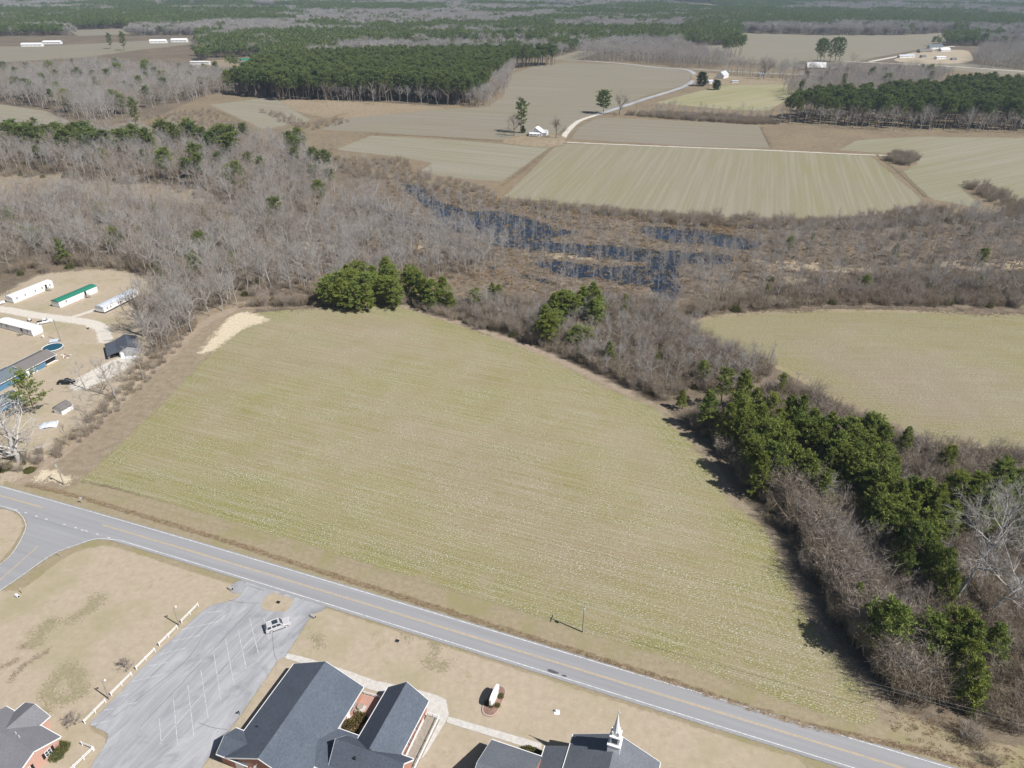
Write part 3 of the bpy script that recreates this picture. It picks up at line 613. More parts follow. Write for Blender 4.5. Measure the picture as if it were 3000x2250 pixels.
lb = MB(); lb.tube([(20.5, -.8, 4.6), (21.1, -.8, 4.75)], .04); lb.box(21.0, 21.4, -.95, -.65, 4.6, 4.8); lb.build('wall_lamp', M['galv'], hall)
# ramp beside the east hall
ramp = empty('access_ramp', ch(6, 22.4), CA, 'concrete access ramp with white railings along hall brick wall', 'ramp')
MB().prism([(-6.2, 0), (5.2, 0), (5.2, .1), (-3.9, .62), (-6.2, .62)], -1.3, 1.3).build('ramp_deck', M['deck'], ramp)
def rail(root, p0, p1, n, zb0, zb1, h=.95):
    p0 = np.array(p0, float); p1 = np.array(p1, float)
    for i in range(n + 1):
        t = i / n; p = p0 + (p1 - p0) * t; z = zb0 + (zb1 - zb0) * t
        MB().box(p[0] - .05, p[0] + .05, p[1] - .05, p[1] + .05, z - .05, z + h + .06).build('post', M['white'], root)
    for hh, th in ((h, .09), (h * .5, .07)):
        d = (p1 - p0) / np.linalg.norm(p1 - p0); nn = np.array([-d[1], d[0]]) * .05
        q = [(*(p0 + nn), zb0 + hh), (*(p1 + nn), zb1 + hh), (*(p1 - nn), zb1 + hh), (*(p0 - nn), zb0 + hh)]
        MB().slab(q, th).build('handrail', M['white'], root)
rail(ramp, (-6.1, 1.2), (5.1, 1.2), 7, .6, .1); rail(ramp, (-6.1, -1.1), (-6.1, 1.1), 2, .62, .62); rail(ramp, (-4.6, -1.2), (3.5, -1.2), 5, .6, .2)
# low white fence round the patio
pf = empty('patio_fence', ch(.5, 11), CA, 'low white rail fence along edge of brick patio', 'fence')
rail(pf, (-1.0, -3.6), (-1.2, 1.2), 3, 0, 0, .8); rail(pf, (-1.2, 1.3), (1.8, 1.9), 2, 0, 0, .8)
tb = empty('picnic_table', G(600 + 1345 * K6, 1850 + 665 * K6), 0, 'round dark patio table on pale slab', 'table')
MB().cyl(0, 0, .66, .72, .62, 16).build('tabletop', M['deck'], tb); MB().cyl(0, 0, 0, .66, .07).build('leg', M['dark'], tb)
tb = empty('fire_pit', G(600 + 1312 * K6, 1850 + 705 * K6), 0, 'squat dark round fire pit beside patio slab', 'fire pit')
MB().tube([(0,0,0),(0,0,.25),(0,0,.42)], [.3,.45,.5], 14).build('bowl', M['dark'], tb); MB().cyl(0, 0, .421, .45, .42, 14).build('lid', M['deck'], tb)

sanc = empty('church_sanctuary', ch(0, 56.5), CA, 'church sanctuary with dark shingle roof below white steeple', 'church')
gable(sanc, -2.8, 22, -7.7, 7.7, 5.0, 9.0, roof='shingle2')
sx = MB(); sx.slab([(-.45, -12.1, 2.76), (22, -12.1, 2.76), (22, -7.72, 4.94), (-.45, -7.72, 4.94)], .14); sx.build('side_roof', M['shingle2'], sanc)
MB().prism([(-11.6, 0), (-7.3, 0), (-7.3, 4.9), (-11.6, 2.75)], -.1, 21.5, 'x').build('side_wall', M['brick'], sanc)
t = MB(); t.box(-.45, 22, -12.24, -12.104, 2.62, 2.77); t.build('gutter', M['white'], sanc)
gable(sanc, -21.5, -12.0, 1.85, 15.0, 3.0, 6.2, axis='y', ends=(1, 0), roof='shingle2')
pv = MB(); pv.cyl(4.9, -9.3, 3.6, 4.9, .14, 10); pv.build('vent_pipe', M['white'], sanc)
st = MB().prism([(-1.05, 7.4), (1.05, 7.4), (1.05, 8.45), (0, 9.02 + .25), (-1.05, 8.45)], -1.45, .65, 'x'); 
st = MB().box(-1.45, .65, -1.05, 1.05, 7.9, 10.3); st.box(-1.55, .75, -1.15, 1.15, 10.3, 10.48); steeple = st.build('steeple', M['white'], sanc)
b2 = MB().box(-1.2, .4, -.8, .8, 10.48, 12.3); b2.box(-1.32, .52, -.92, .92, 12.3, 12.45); b2.build('belfry', M['white'], steeple)
lv = MB()
for i in range(7):
    z = 10.85 + i * .17; lv.box(.401, .44, -.5, .5, z, z + .07); lv.box(-.9, .1, -.84, -.801, z, z + .07); lv.box(-.9, .1, .801, .84, z, z + .07)
lv.build('louvre', M['glass'], steeple)
b3 = MB().box(-.95, .15, -.55, .55, 12.45, 13.15); 
for x, y in ((-.95, -.55), (.15, -.55), (.15, .55), (-.95, .55)): b3.box(x - .09, x + .09, y - .09, y + .09, 12.45, 13.45)
b3.build('lantern', M['white'], steeple)
SPZ = [0.0]
P_st = ch(-.4, 56.5); zz = np.linspace(8, 40, 3000)
py = proj(np.stack([np.full(3000, P_st[0]), np.full(3000, P_st[1]), zz], 1))[1]; ztip = float(zz[np.argmin(abs(py - (1950 + 450 * 700 / 2212)))])
MB().tube([(-.4, 0, 13.15), (-.4, 0, ztip)], [.62, .05], 8).build('spire', M['white'], steeple)
cr = MB(); cr.box(-.44, -.36, -.04, .04, ztip - .1, ztip + 1.0); cr.box(-.44, -.36, -.32, .32, ztip + .52, ztip + .62); cr.build('cross', M['white'], steeple)

# brick house in the near corner
hc = np.array([-83.3, 75.2]); HA = R(155.7)
house = empty('brick_house', hc, HA, 'pink brick house with grey shingle roof beside church lawn', 'house')
gable(house, 0, 15, -4.5, 4.5, 2.7, 4.7, roof='shingle3', wall='pink_brick', trim_t=.16)
gable(house, -6.5, 0, 5.5, 12.5, 2.75, 4.3, axis='y', roof='shingle3', wall='pink_brick', ends=(1, 0))
for y in (-1.9, 1.9): window(house, (.35, y), (0, -1), 1.15, 1.35, .85, shutter='tyre')
for p in ((5.2, -.9), (6.4, -1.1)): MB().cyl(p[0], p[1], 4.0, 4.75, .14, 10).build('roof_vent', M['galv'], house)
# white rail fence sections
def fence_sec(p0, p1, label, n=2):
    p0 = np.array(p0); p1 = np.array(p1); L = np.linalg.norm(p1 - p0); a = math.atan2(*(p1 - p0)[::-1])
    f = empty('rail_fence', p0, a, label, 'fence', 'white rail fence sections along the parking lot')
    for i in range(n + 1): 
        x = L * i / n; MB().box(x - .075, x + .075, -.075, .075, 0, 1.12).build('post', M['white'], f)
    for z in (.55, .92): MB().box(-.1, L + .1, -.028, .028, z, z + .15).build('rail', M['white'], f)
secs = [((1310,432),(1428,312)),((1150,597),(1278,472)),((985,768),(1117,636)),((805,956),(950,810)),((613,1155),(762,1003))]
labs = ['white rail fence section ending by the lot entrance bend', 'white rail fence section between first lamp pole and small bare tree', 'white rail fence section with small bare tree at its lower end',
        'white rail fence section between small bare tree and second lamp pole', 'white rail fence section ending at bare bush near brick house']
for (a, b), lb_ in zip(secs, labs):
    q = r5([a, b]); fence_sec(q[0], q[1], lb_)
q = r5([(595,1312),(678,1345)]); fence_sec(q[0], q[1], 'short white rail fence arm meeting longer run beside brick house', 1)
q = r5([(672,1352),(470,1545)]); fence_sec(q[0], q[1], 'white rail fence run between brick house and parking lot', 3)
# lamp poles
for (bx_, by_), lean, lb_ in [((526,1832.5), (-.1, .1), 'wooden lamp pole beside fence end near lot entrance'), ((321,2049), (.12, .0), 'wooden lamp pole between two fence sections near brick house')]:
    p = empty('lamp_pole', G(bx_, by_), 0, lb_, 'lamp pole', 'lamp poles along the parking lot fence')
    MB().tube([(0,0,-.2), (lean[0], lean[1], 5.6)], [.13,.10], 8).build('pole', M['pole'], p)
    a = MB().tube([(lean[0], lean[1], 5.45), (lean[0] + .5, lean[1] + .1, 5.7)], .03, 6); a.build('arm', M['galv'], p)
    MB().tube([(lean[0] + .5, lean[1] + .1, 5.45), (lean[0] + .5, lean[1] + .1, 5.62), (lean[0] + .5, lean[1] + .1, 5.75)], [.2, .17, .06], 10).build('lamp_head', M['lamp'], p)
# utility poles and wires
def upole(px_, h, label, arm=True, tilt=(0, 0)):
    b = G(*px_); p = empty('utility_pole', b, 0, label, 'utility pole', 'utility poles')
    MB().tube([(0,0,-.3),(tilt[0] * h, tilt[1] * h, h)], [.17,.115], 8).build('pole', M['pole'], p)
    if arm:
        a = MB().box(-1.1, 1.1, -.06, .06, -.06, .06); o = a.build('crossarm', M['pole'], p); o.location = (tilt[0] * h, tilt[1] * h + .13, h - .5); o.rotation_euler = (0, 0, R(70))
        for x in (-1.0, 0, 1.0): k = MB().cyl(x, 0, .06, .26, .045, 6).build('insulator', M['galv'], o)
        t = MB().cyl(.0, .0, 0, .75, .2, 10).build('transformer', M['galv'], p); t.location = (tilt[0] * (h - 2), tilt[1] * (h - 2) - .36, h - 2.2)
    return b + np.array([tilt[0] * h, tilt[1] * h, h - .25])
t1 = upole((1707,1852), 8.9, 'tall wooden utility pole standing alone in field beside road ditch', True)
t0 = upole((188,1420), 8.5, 'wooden utility pole on sandy patch at field corner', True)
t3 = upole((422,1114), 8.8, 'wooden utility pole at field edge near old barn', False)
t4 = upole((179,1000), 9.2, 'wooden utility pole beside grey meter shed by mobile homes', False)
t2 = np.array([*G(3330, 2196, 8.6)[:2], 8.6])
p2 = empty('utility_pole', (t2[0], t2[1], 0), 0, 'wooden utility pole beyond the brushy ditch by road', 'utility pole', 'utility poles'); MB().tube([(0,0,-.3),(0,0,8.9)], [.17,.12], 8).build('pole', M['pole'], p2)
def wire(a, b, dz, sag, label):
    a = np.array(a) + (0, 0, dz); b = np.array(b) + (0, 0, dz); ts = np.linspace(0, 1, 15)
    pts = [a + (b - a) * t - np.array([0, 0, sag * 4 * t * (1 - t)]) for t in ts]
    tag(MB().tube(pts, .016, 4).build('power_line', M['wire']), label, 'cable', 'overhead power lines')
wire(t1, t2, 0, .9, 'upper overhead power line crossing trees toward lone field pole'); wire(t1, t2, -.75, 1.1, 'lower overhead power line crossing trees toward lone field pole')
wire(t0, t1, 0, 1.2, 'overhead power line above field edge between two poles'); wire(t0, t3, 0, .9, 'overhead power line beside dirt track toward old barn'); wire(t3, t4, 0, .7, 'overhead power line across homestead yard')
# church sign in its brick planter
q = G(1250 + 585 * K6, 1850 + 600 * K6); SA = R(-112)
pl = empty('brick_planter', q, SA, 'oval brick edged planter bed below white church sign', 'planter')
tt = np.linspace(0, 2 * np.pi, 25)[:-1]; ex = np.abs(np.cos(tt)) ** .7 * np.sign(np.cos(tt)) * 3.6; ey = np.abs(np.sin(tt)) ** .7 * np.sign(np.sin(tt)) * 1.75
MB().prism(list(zip(ex, ey)), -.05, .22, 'z').build('brick_edge', M['brick'], pl); MB().prism(list(zip(ex * .92, ey * .84)), .22, .26, 'z').build('mulch', M['pavers'], pl)
sg = empty('church_sign', q + np.array([0, 0, .2]), SA, 'white arched church sign on two posts above brick planter', 'sign')
prof = [(-2.0, 1.0), (2.0, 1.0), (2.0, 2.3)] + [(2.0 * math.cos(t), 2.3 + .75 * math.sin(t)) for t in np.linspace(.15, math.pi - .15, 9)] + [(-2.0, 2.3)]
MB().prism(prof, -.2, .2).build('sign_face', M['white'], sg); MB().box(-1.5, 1.5, -.24, .24, 0, .95).build('sign_base', M['white'], sg)
fl = empty('floodlight', G(1250 + 1125 * K6, 1850 + 700 * K6), 0, 'small white floodlight on square concrete pad in church lawn', 'floodlight')
MB().box(-.55, .55, -.5, .5, -.05, .08).build('pad', M['offwhite'], fl); MB().tube([(-.1,.1,.08),(-.1,.1,.35),(-.25,.2,.6)], [.05,.16,.2], 8).build('lamp', M['white'], fl)
# road signs, markers, culverts
def sign_post(px_, h, label, shape, mat):
    s_ = empty('road_sign', G(*px_), 0, label, 'sign')
    MB().box(-.03, .03, -.03, .03, -.1, h).build('post', M['galv'], s_)
    if shape == 'oct':
        t = np.linspace(0, 2 * np.pi, 9)[:-1] + np.pi / 8; o = MB().prism([(.38 * math.cos(a), h - .35 + .38 * math.sin(a)) for a in t], -.06, -.035).build('plate', M[mat], s_)
    else: o = MB().box(-.3, .3, -.06, -.035, h - .75, h).build('plate', M[mat], s_)
    o.rotation_euler = (0, 0, R(150 if shape == 'oct' else 20))
sign_post((178,1631), 2.3, 'stop sign seen from behind at side road corner', 'oct', 'galv'); sign_post((242,1475), 2.2, 'small grey road sign in ditch opposite side road', 'rect', 'galv')
for px_, r_, lb_ in [((52,1748), .35, 'white drain pipe end beside side road lawn'), ((676,1726), .4, 'pale concrete culvert end beside lot entrance'), ((918,1808), .35, 'pale concrete culvert end at lawn corner by lot')]:
    c = empty('culvert', G(*px_), R(-30), lb_, 'culvert'); MB().tube([(-.6,0,.3),(.6,0,.34)], r_, 12, True).build('pipe', M['offwhite' if 'white' in lb_ else 'old_concrete'], c); MB().tube([(.602,0,.34),(.61,0,.34)], r_ * .75, 12).build('mouth', M['dark'], c)
mk = empty('marker_post', G(65,1738), 0, 'thin pale marker post beside white drain pipe', 'post'); MB().box(-.06,.06,-.06,.06,-.1,1.5).build('shaft', M['tan_board'], mk); MB().box(-.065,.065,-.065,.065,1.5,1.58).build('cap', M['white'], mk)
gr = empty('storm_grate', G(600 + 1662 * K6, 1850 + 82 * K6), R(-20), 'dark square drain grate set in church lawn', 'drain'); MB().box(-.5,.5,-.42,.42,-.1,.05).build('frame', M['deck'], gr); MB().box(-.42,.42,-.34,.34,.05,.066).build('grate', M['dark'], gr)
gr = empty('storm_grate', G(815,1765), R(-20), 'dark drain grate set in small grass island', 'drain'); MB().box(-.6,.6,-.5,.5,-.1,.08).build('frame', M['deck'], gr); MB().box(-.45,.45,-.36,.36,.08,.096).build('grate', M['dark'], gr)
gl = empty('lot_light', G(600 + 303 * K6, 1850 + 722 * K6), 0, 'dark short ground light on grass strip beside hall', 'light'); MB().tube([(0,0,0),(0,0,.7)], .04, 6).build('stake', M['dark'], gl); MB().tube([(0,0,.7),(-.2,.05,1.0)], [.1,.2], 8).build('lamp', M['dark'], gl)
# mobile homes
def mobile_home(label, p0, p1, pw, roof, wall, rz=3.4, ze=2.75, skirt='offwhite', wins=(), step=None, porch=None):
    a = G(*p0)[:2]; b = G(*p1)[:2]; L = np.linalg.norm(b - a); ang = math.atan2(*(b - a)[::-1]); side = np.sign((b - a)[0] * (G(*pw)[:2] - a)[1] - (b - a)[1] * (G(*pw)[:2] - a)[0])
    r = empty('mobile_home', a, ang, label, 'mobile home', 'mobile homes on the homestead'); w = 4.4 * side
    y0, y1 = sorted((0, w)); s = -side
    MB().box(.1, L - .1, y0 + .1, y1 - .1, 0, .62).build('skirting', M[skirt], r)
    MB().box(0, L, y0, y1, .62, ze - .05).build('wall', M[wall], r)
    yc = (y0 + y1) / 2
    prof = [(y0 - .12, ze - .05), (y1 + .12, ze - .05), (y1 + .12, ze + .08), (yc + 1.1, rz - .12), (yc, rz), (yc - 1.1, rz - .12), (y0 - .12, ze + .08)]
    MB().prism(prof, -.15, L + .15, 'x').build('roof', M[roof], r)
    wd = (1, 0) if side > 0 else (-1, 0)
    for x in wins: window(r, (x * L, 0), wd, .85, 1.1, 1.25, glass='glass')
    if porch:
        x = porch * L; door(r, (x, 0), wd, .9, 1.95, 'dark', .65)
        d = empty('porch_steps', r.matrix_basis @ __import__('mathutils').Vector((x, s * .1, 0)), ang, 'weathered wooden porch steps at door of ' + step, 'steps')
        q0, q1 = sorted((0, s * 1.5)); MB().box(-.9, .9, q0, q1, .5, .62).build('deck', M['deck'], d)
        for X in (-.85, .85):
            for Y in (s * .2, s * 1.4): MB().box(X - .05, X + .05, Y - .05, Y + .05, 0, 1.5).build('post', M['deck'], d)
        for X in (-.85, .85): qa, qb = sorted((s * .2, s * 1.4)); MB().box(X - .04, X + .04, qa, qb, 1.4, 1.5).build('rail', M['deck'], d)
        for i in range(2): qa, qb = sorted((s * (1.5 + .3 * i), s * (1.8 + .3 * i))); MB().box(-.6, .6, qa, qb, .34 - .2 * i, .42 - .2 * i).build('step', M['deck'], d)
    return r
def re_(x, y): return (x * 450 / 2212, 780 + y * 450 / 2212)
mobile_home('white mobile home with white roof by tall bare trees', re_(205,540), re_(780,305), re_(95,520), 'metal_roof', 'white', wins=(.1,.3,.55,.72,.92), porch=.82, step='white roofed home')
mobile_home('white mobile home with dark green metal roof', re_(870,605), re_(1415,370), re_(750,585), 'green_roof', 'white', wins=(.18,), porch=.68, step='green roofed home')
mobile_home('white mobile home with grey roof beside bare tree branches', re_(1510,685), re_(2000,440), re_(1385,655), 'grey_metal', 'white', wins=(.1,.2,.42,.47,.62,.9), skirt='dark')
mobile_home('bluish white mobile home with bright white roof beside white pickup', re_(480,1015), re_(0,890), re_(645,950), 'metal_roof', 'offwhite', wins=(.12,.7,.75,.9), porch=.3, step='bright roofed home')
# blue ranch house
def rf_(x, y): return (x * 450 / 1736, 950 + y * 450 / 1736)
bh = empty('blue_house', G(*rf_(640,340), 2.6)[:2] - np.array([0, 0]), R(71 + 180), 'long blue house with grey and brown shingle roof beside pine', 'house')
gable(bh, 0, 13.8, -8.6, 0, 2.6, 4.0, roof='shingle4', wall='blue_siding', ends=(1, 0)); gable(bh, 13.8, 30, -8.7, .5, 2.75, 4.3, roof='shingle5', wall='blue_siding', ends=(1, 1))
for x in (9.2, 10.6): window(bh, (x, -.45), (-1, 0), .9, 1.4, .8)
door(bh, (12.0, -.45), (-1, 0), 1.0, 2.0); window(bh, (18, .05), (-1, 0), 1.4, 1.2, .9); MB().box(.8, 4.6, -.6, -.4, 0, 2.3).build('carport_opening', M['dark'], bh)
MB().box(4.9, 8.2, -.448, -.40, .1, 2.2).build('garage_door', M['blue_siding'], bh)
MB().box(-.1, 13.9, -.46, -.42, 0, .3).build('foundation', M['white'], bh)
bo = empty('board_stack', G(*rf_(570,455)), R(70), 'stack of tan boards and white sheeting by blue house carport', 'boards'); MB().box(-2,2,-.7,.7,0,.6).build('boards', M['tan_board'], bo); MB().box(-1.4,2.4,-.5,.9,.6,.75).build('sheet', M['white'], bo)
po = empty('swimming_pool', G(*rf_(606,292)), 0, 'round above ground pool with blue cover behind blue house', 'pool')
MB().cyl(0,0,0,1.25,3.4,28).build('pool_wall', M['deck'], po); MB().tube([(0,0,1.25),(0,0,1.36)], [3.25,2.9], 28).build('cover', M['pool'], po); MB().tube([(3.5 * math.cos(t), 3.5 * math.sin(t), 1.24) for t in np.linspace(0, 2*math.pi, 29)], .12, 6, False).build('rim', M['white'], po)
sp = empty('scrap_pile', G(*rf_(730,365)), 0, 'untidy pile of white and reddish scrap boards near pool', 'scrap pile'); rg = np.random.default_rng(5)
for i in range(14):
    x, y = rg.uniform(-2, 2, 2); o = MB().box(-.8, .8, -.15, .15, 0, .08).build('board', M[['white','tan_board','brick','deck','offwhite'][i % 5]], sp); o.location = (x, y, .05 + .06 * (i % 5)); o.rotation_euler = (rg.uniform(-.1, .1), rg.uniform(-.15, .15), rg.uniform(0, 3))
bx = empty('meter_shed', G(*rf_(625,232)), R(20), 'small grey utility shed at foot of pole near pool', 'shed'); MB().box(-1.3,1.3,-1,1,0,1.7).build('wall', M['grey_wood'], bx); MB().slab([(-1.45,-1.15,1.72),(1.45,-1.15,1.72),(1.45,1.15,2.0),(-1.45,1.15,2.0)], .1).build('roof', M['grey_metal'], bx)
bn = empty('old_barn', G(*rf_(1362,378)), math.atan2(*(G(*rf_(1620,322))[:2] - G(*rf_(1362,378))[:2])[::-1]), 'weathered grey barn with dark tin roof under bare branches', 'barn')
BW = float(np.linalg.norm(G(*rf_(1620,322))[:2] - G(*rf_(1362,378))[:2]))
gable(bn, -.4, 11, -.4, BW * .95, 2.5, 4.2, axis='y', roof='barn_roof', wall='grey_wood', trim=None)
MB().slab([(-4.0, -.4, 2.0), (-.42, -.4, 2.52), (-.42, 10.6, 2.52), (-4.0, 10.6, 2.0)], .1).build('lean_to_roof', M['barn_roof'], bn)
for y in (.1, 5, 10): MB().box(-3.8, -3.65, y - .07, y + .07, 0, 1.98).build('post', M['grey_wood'], bn)
MB().box(-3.3, -.4, 4, 9.8, 0, 1.6).build('stored_goods', M['dark'], bn); door(bn, (.9, -.05), (1, 0), 1.0, 2.0, 'white'); window(bn, (3.2, -.05), (1, 0), 1.0, 1.2, .8)
sc = empty('scrap_sheeting', G(*rf_(1470,378)), R(15), 'white scrap panels lying in front of old barn', 'scrap'); MB().box(-3,3,-.5,.5,0,.35).build('panel', M['white'], sc); MB().box(-1,3.4,-.9,-.3,.0,.2).build('sheet', M['offwhite'], sc)
rt = empty('red_tractor', G(*rf_(1322,335)), R(70), 'small red tractor half under barn lean to', 'tractor'); MB().box(-.9,.6,-.35,.35,.45,.95).build('hood', M['red'], rt); MB().box(.2,.8,-.45,.45,.4,1.15).build('seat', M['dark'], rt)
for x, r_ in ((-.7,.3),(.6,.45)):
    for y in (-.5,.5): MB().tube([(x,y-.12,r_),(x,y+.12,r_)], r_, 14).build('wheel', M['tyre'], rt)
sh = empty('garden_shed', G(*rf_(790,945)), R(160), 'pale gambrel roofed garden shed behind bare shrubs', 'shed')
gp = [(-1.7,0),(1.7,0),(1.7,1.6),(1.2,2.5),(0,2.95),(-1.2,2.5),(-1.7,1.6)]
MB().prism(gp, -.1, 4.2).build('wall', M['white'], sh).rotation_euler = (0, 0, R(0)); rp = [(-1.85,1.55),(-1.3,2.58),(0,3.08),(1.3,2.58),(1.85,1.55),(1.75,1.5),(1.22,2.5),(0,2.97),(-1.22,2.5),(-1.75,1.5)]
MB().prism(rp, .05, 4.4).build('roof', M['shingle4'], sh); door(sh, (0, -.1), (1, 0), 1.5, 1.9, 'offwhite')
gg_ = empty('garage', G(*rf_(40,930)), R(71), 'low grey roofed outbuilding half hidden by pine', 'garage'); gable(gg_, -5, 5, -3.2, 3.2, 2.4, 3.4, roof='shingle5', wall='blue_siding')
tp = empty('tarp_heap', G(*rf_(550,1150)), R(20), 'pale blue tarp covered heap below pine by dirt track', 'tarp')
rg = np.random.default_rng(9); X, Y = np.meshgrid(np.linspace(-2.6, 2.6, 12), np.linspace(-1.6, 1.6, 9)); Z = 1.2 * np.clip(1 - (X / 2.7) ** 2, 0, 1) ** .5 * np.clip(1 - (Y / 1.7) ** 2, 0, 1) ** .5 + .12 * rg.standard_normal(X.shape) * (np.abs(X) < 2.3)
I = np.arange(X.size).reshape(X.shape); link('tarp', fast_mesh('tarp', np.stack([X.ravel(), Y.ravel(), np.maximum(Z.ravel(), 0)], 1), np.stack([I[:-1,:-1].ravel(), I[:-1,1:].ravel(), I[1:,1:].ravel(), I[1:,:-1].ravel()], 1), M['tarp']), tp)
MB().box(1.0,2.6,.3,1.6,0,.5).build('crate', M['white'], tp)
bn_ = empty('trash_bin', G(*re_(1273,905)), 0, 'dark green wheeled bin on homestead grass by drive', 'bin'); MB().tube([(0,0,.05),(0,0,.95)], [.3,.4], 4).build('body', M['green_bin'], bn_); MB().tube([(0,0,.95),(0,0,1.05)], [.45,.4], 4).build('lid', M['offwhite'], bn_)
tk = empty('gas_tank', G(*re_(625,1030)), 0, 'small white gas tank beside bright roofed mobile home', 'tank'); MB().tube([(0,0,.15),(0,0,.3),(0,0,1.1),(0,0,1.25)], [.25,.42,.42,.2], 12).build('tank', M['offwhite'], tk); MB().box(-.3,.3,-.3,.3,0,.16).build('base', M['deck'], tk)

# ------------------------------------------------------------------ vehicles
def vehicle(name, label, cat, p_rear, p_front, paint_, style='suv', L=5.3, Wd=2.0, flip=False):
    a = G(*p_rear)[:2]; b = G(*p_front)[:2]; c = (a + b) / 2; ang = math.atan2(*(b - a)[::-1])
    r = empty(name, c, ang, label, cat); h = L / 2; w = Wd / 2
    if style == 'suv': low = [(-h,.45),(-h+.1,1.05),(-h+.05,1.15),(h-1.45,1.15),(h-.25,1.02),(h,.85),(h,.45),(h-.2,.3),(-h+.2,.3)]
    else: low = [(-h,.5),(-h,1.05),(h-1.5,1.08),(h-.2,.98),(h,.8),(h,.45),(h-.2,.32),(-h+.2,.32)]
    MB().prism(low, -w, w).build('body', M[paint_], r, bevel=.06)
    if style == 'suv': x0, x1, t0, t1 = -h + .12, h - 1.5, -h + .45, h - 2.15
    else: x0, x1, t0, t1 = -h + 2.1, h - 1.5, -h + 2.35, h - 2.15
    zt = 1.9 if style == 'suv' else 1.82; wi = w - .22
    vs = [(x0,-w+.05,1.1),(x1,-w+.05,1.1),(x1,w-.05,1.1),(x0,w-.05,1.1),(t0,-wi,zt),(t1,-wi,zt),(t1,wi,zt),(t0,wi,zt)]
    cab = MB().add(vs, [(3,2,1,0),(4,5,6,7),(0,1,5,4),(1,2,6,5),(2,3,7,6),(3,0,4,7)]).build('cabin', M[paint_], r, bevel=.05)
    v = [np.array(p) for p in vs]
    def pane(nm, A, B, C_, D, u0, u1, s0, s1):
        q = []
        nn = np.cross(B - A, D - A); nn /= np.linalg.norm(nn); ctr = sum(v) / 8
        if nn @ ((A + C_) / 2 - ctr) < 0: nn = -nn
        for (u, s) in ((u0, s0), (u1, s0), (u1, s1), (u0, s1)): q.append(A * (1-u) * (1-s) + B * u * (1-s) + C_ * u * s + D * (1-u) * s + nn * .02)
        MB().slab(q, .015).build(nm, M['glass'], r)
    pane('windshield', v[1], v[2], v[6], v[5], .06, .94, .12, .95); pane('rear_window', v[0], v[3], v[7], v[4], .1, .9, .15, .9)
    for A, B, C_, D in ((v[0], v[1], v[5], v[4]), (v[3], v[2], v[6], v[7])):
        if style == 'suv': pane('side_window', A, B, C_, D, .06, .30, .15, .86); pane('side_window', A, B, C_, D, .37, .62, .15, .86); pane('side_window', A, B, C_, D, .65, .92, .15, .86)
        else: pane('side_window', A, B, C_, D, .1, .48, .15, .86); pane('side_window', A, B, C_, D, .53, .92, .15, .86)
    if style == 'suv':
        MB().box(t1 - 1.55, t1 - .35, -wi + .22, wi - .22, zt - .02, zt + .012).build('sunroof', M['glass'], r)
        for s in (-1, 1): MB().box(t0 + .2, t1 - .1, s * wi * .9 - .03, s * wi * .9 + .03, zt, zt + .07).build('roof_rail', M['rim'], r)
    else: MB().box(-h + .08, -h + 2.0, -w + .12, w - .12, .9, 1.075).build('truck_bed', M['dark'], r)
    for x in (-h + 1.12, h - 1.02):
        for s in (-1, 1):
            wl = MB().tube([(x, s * (w - .24), .39), (x, s * (w + .01), .39)], .39, 18).build('wheel', M['tyre'], r); MB().tube([(x, s * (w + .0), .39), (x, s * (w + .03), .39)], .27, 14).build('rim', M['rim'], wl)
    for s in (-1, 1):
        MB().box(h - .12, h + .012, s * .72 - .2, s * .72 + .2, .66, .84).build('headlight', M['lamp'], r); MB().box(-h - .012, -h + .1, s * .86 - .1, s * .86 + .1, .75, 1.05).build('taillight', M['red'], r)
        MB().box(x1 - .3, x1 - .1, s * (w + .1) - .1, s * (w + .1) + .1, 1.12, 1.3).build('mirror', M[paint_], r)
    MB().box(h - .1, h + .02, -.5, .5, .55, .82).build('grille', M['dark'], r); MB().box(-1.3, 1.4, -w - .05, w + .05, .28, .36).build('running_board', M['dark'], r)
    return r
ps = GG([(740 + 860 * 140 / 2212, 1780 + 1080 * 140 / 2212), (740 + 1600 * 140 / 2212, 1780 + 800 * 140 / 2212)])
mid = (G(793,1846) + G(836,1829)) / 2; dv = (G(842,1838) - G(799,1854)); dv /= np.linalg.norm(dv)
def px_of(p): a = proj(np.array([p[0], p[1], 0.0])); return (float(a[0]), float(a[1]))
vehicle('parked_suv', 'silver suv with dark sunroof crossing stall lines in parking lot', 'suv', px_of(mid - dv * 2.65), px_of(mid + dv * 2.65), 'silver_car', 'suv', 5.3, 2.02)
vehicle('pickup_truck', 'white pickup truck beside bright roofed mobile home', 'pickup', re_(560,835), re_(740,800), 'white_car', 'pick', 5.6, 1.95)
vehicle('pickup_truck', 'black pickup truck parked in homestead yard by bare trees', 'pickup', rf_(675,672), rf_(840,668), 'black_car', 'pick', 5.6, 1.95)
vehicle('parked_car', 'white car at gravel drive beside white mobile home', 'car', re_(-60,560), re_(40,540), 'white_car', 'suv', 4.6, 1.8)
wq = empty('yard_clutter', G(*re_(430,790)), 0, 'small white and dark yard clutter behind white pickup', 'clutter'); MB().box(-.8,.6,-.5,.5,0,.5).build('crate', M['dark'], wq); MB().tube([(0,0,.5),(0,0,1.3)], [.5,.2], 8).build('bag', M['white'], wq)

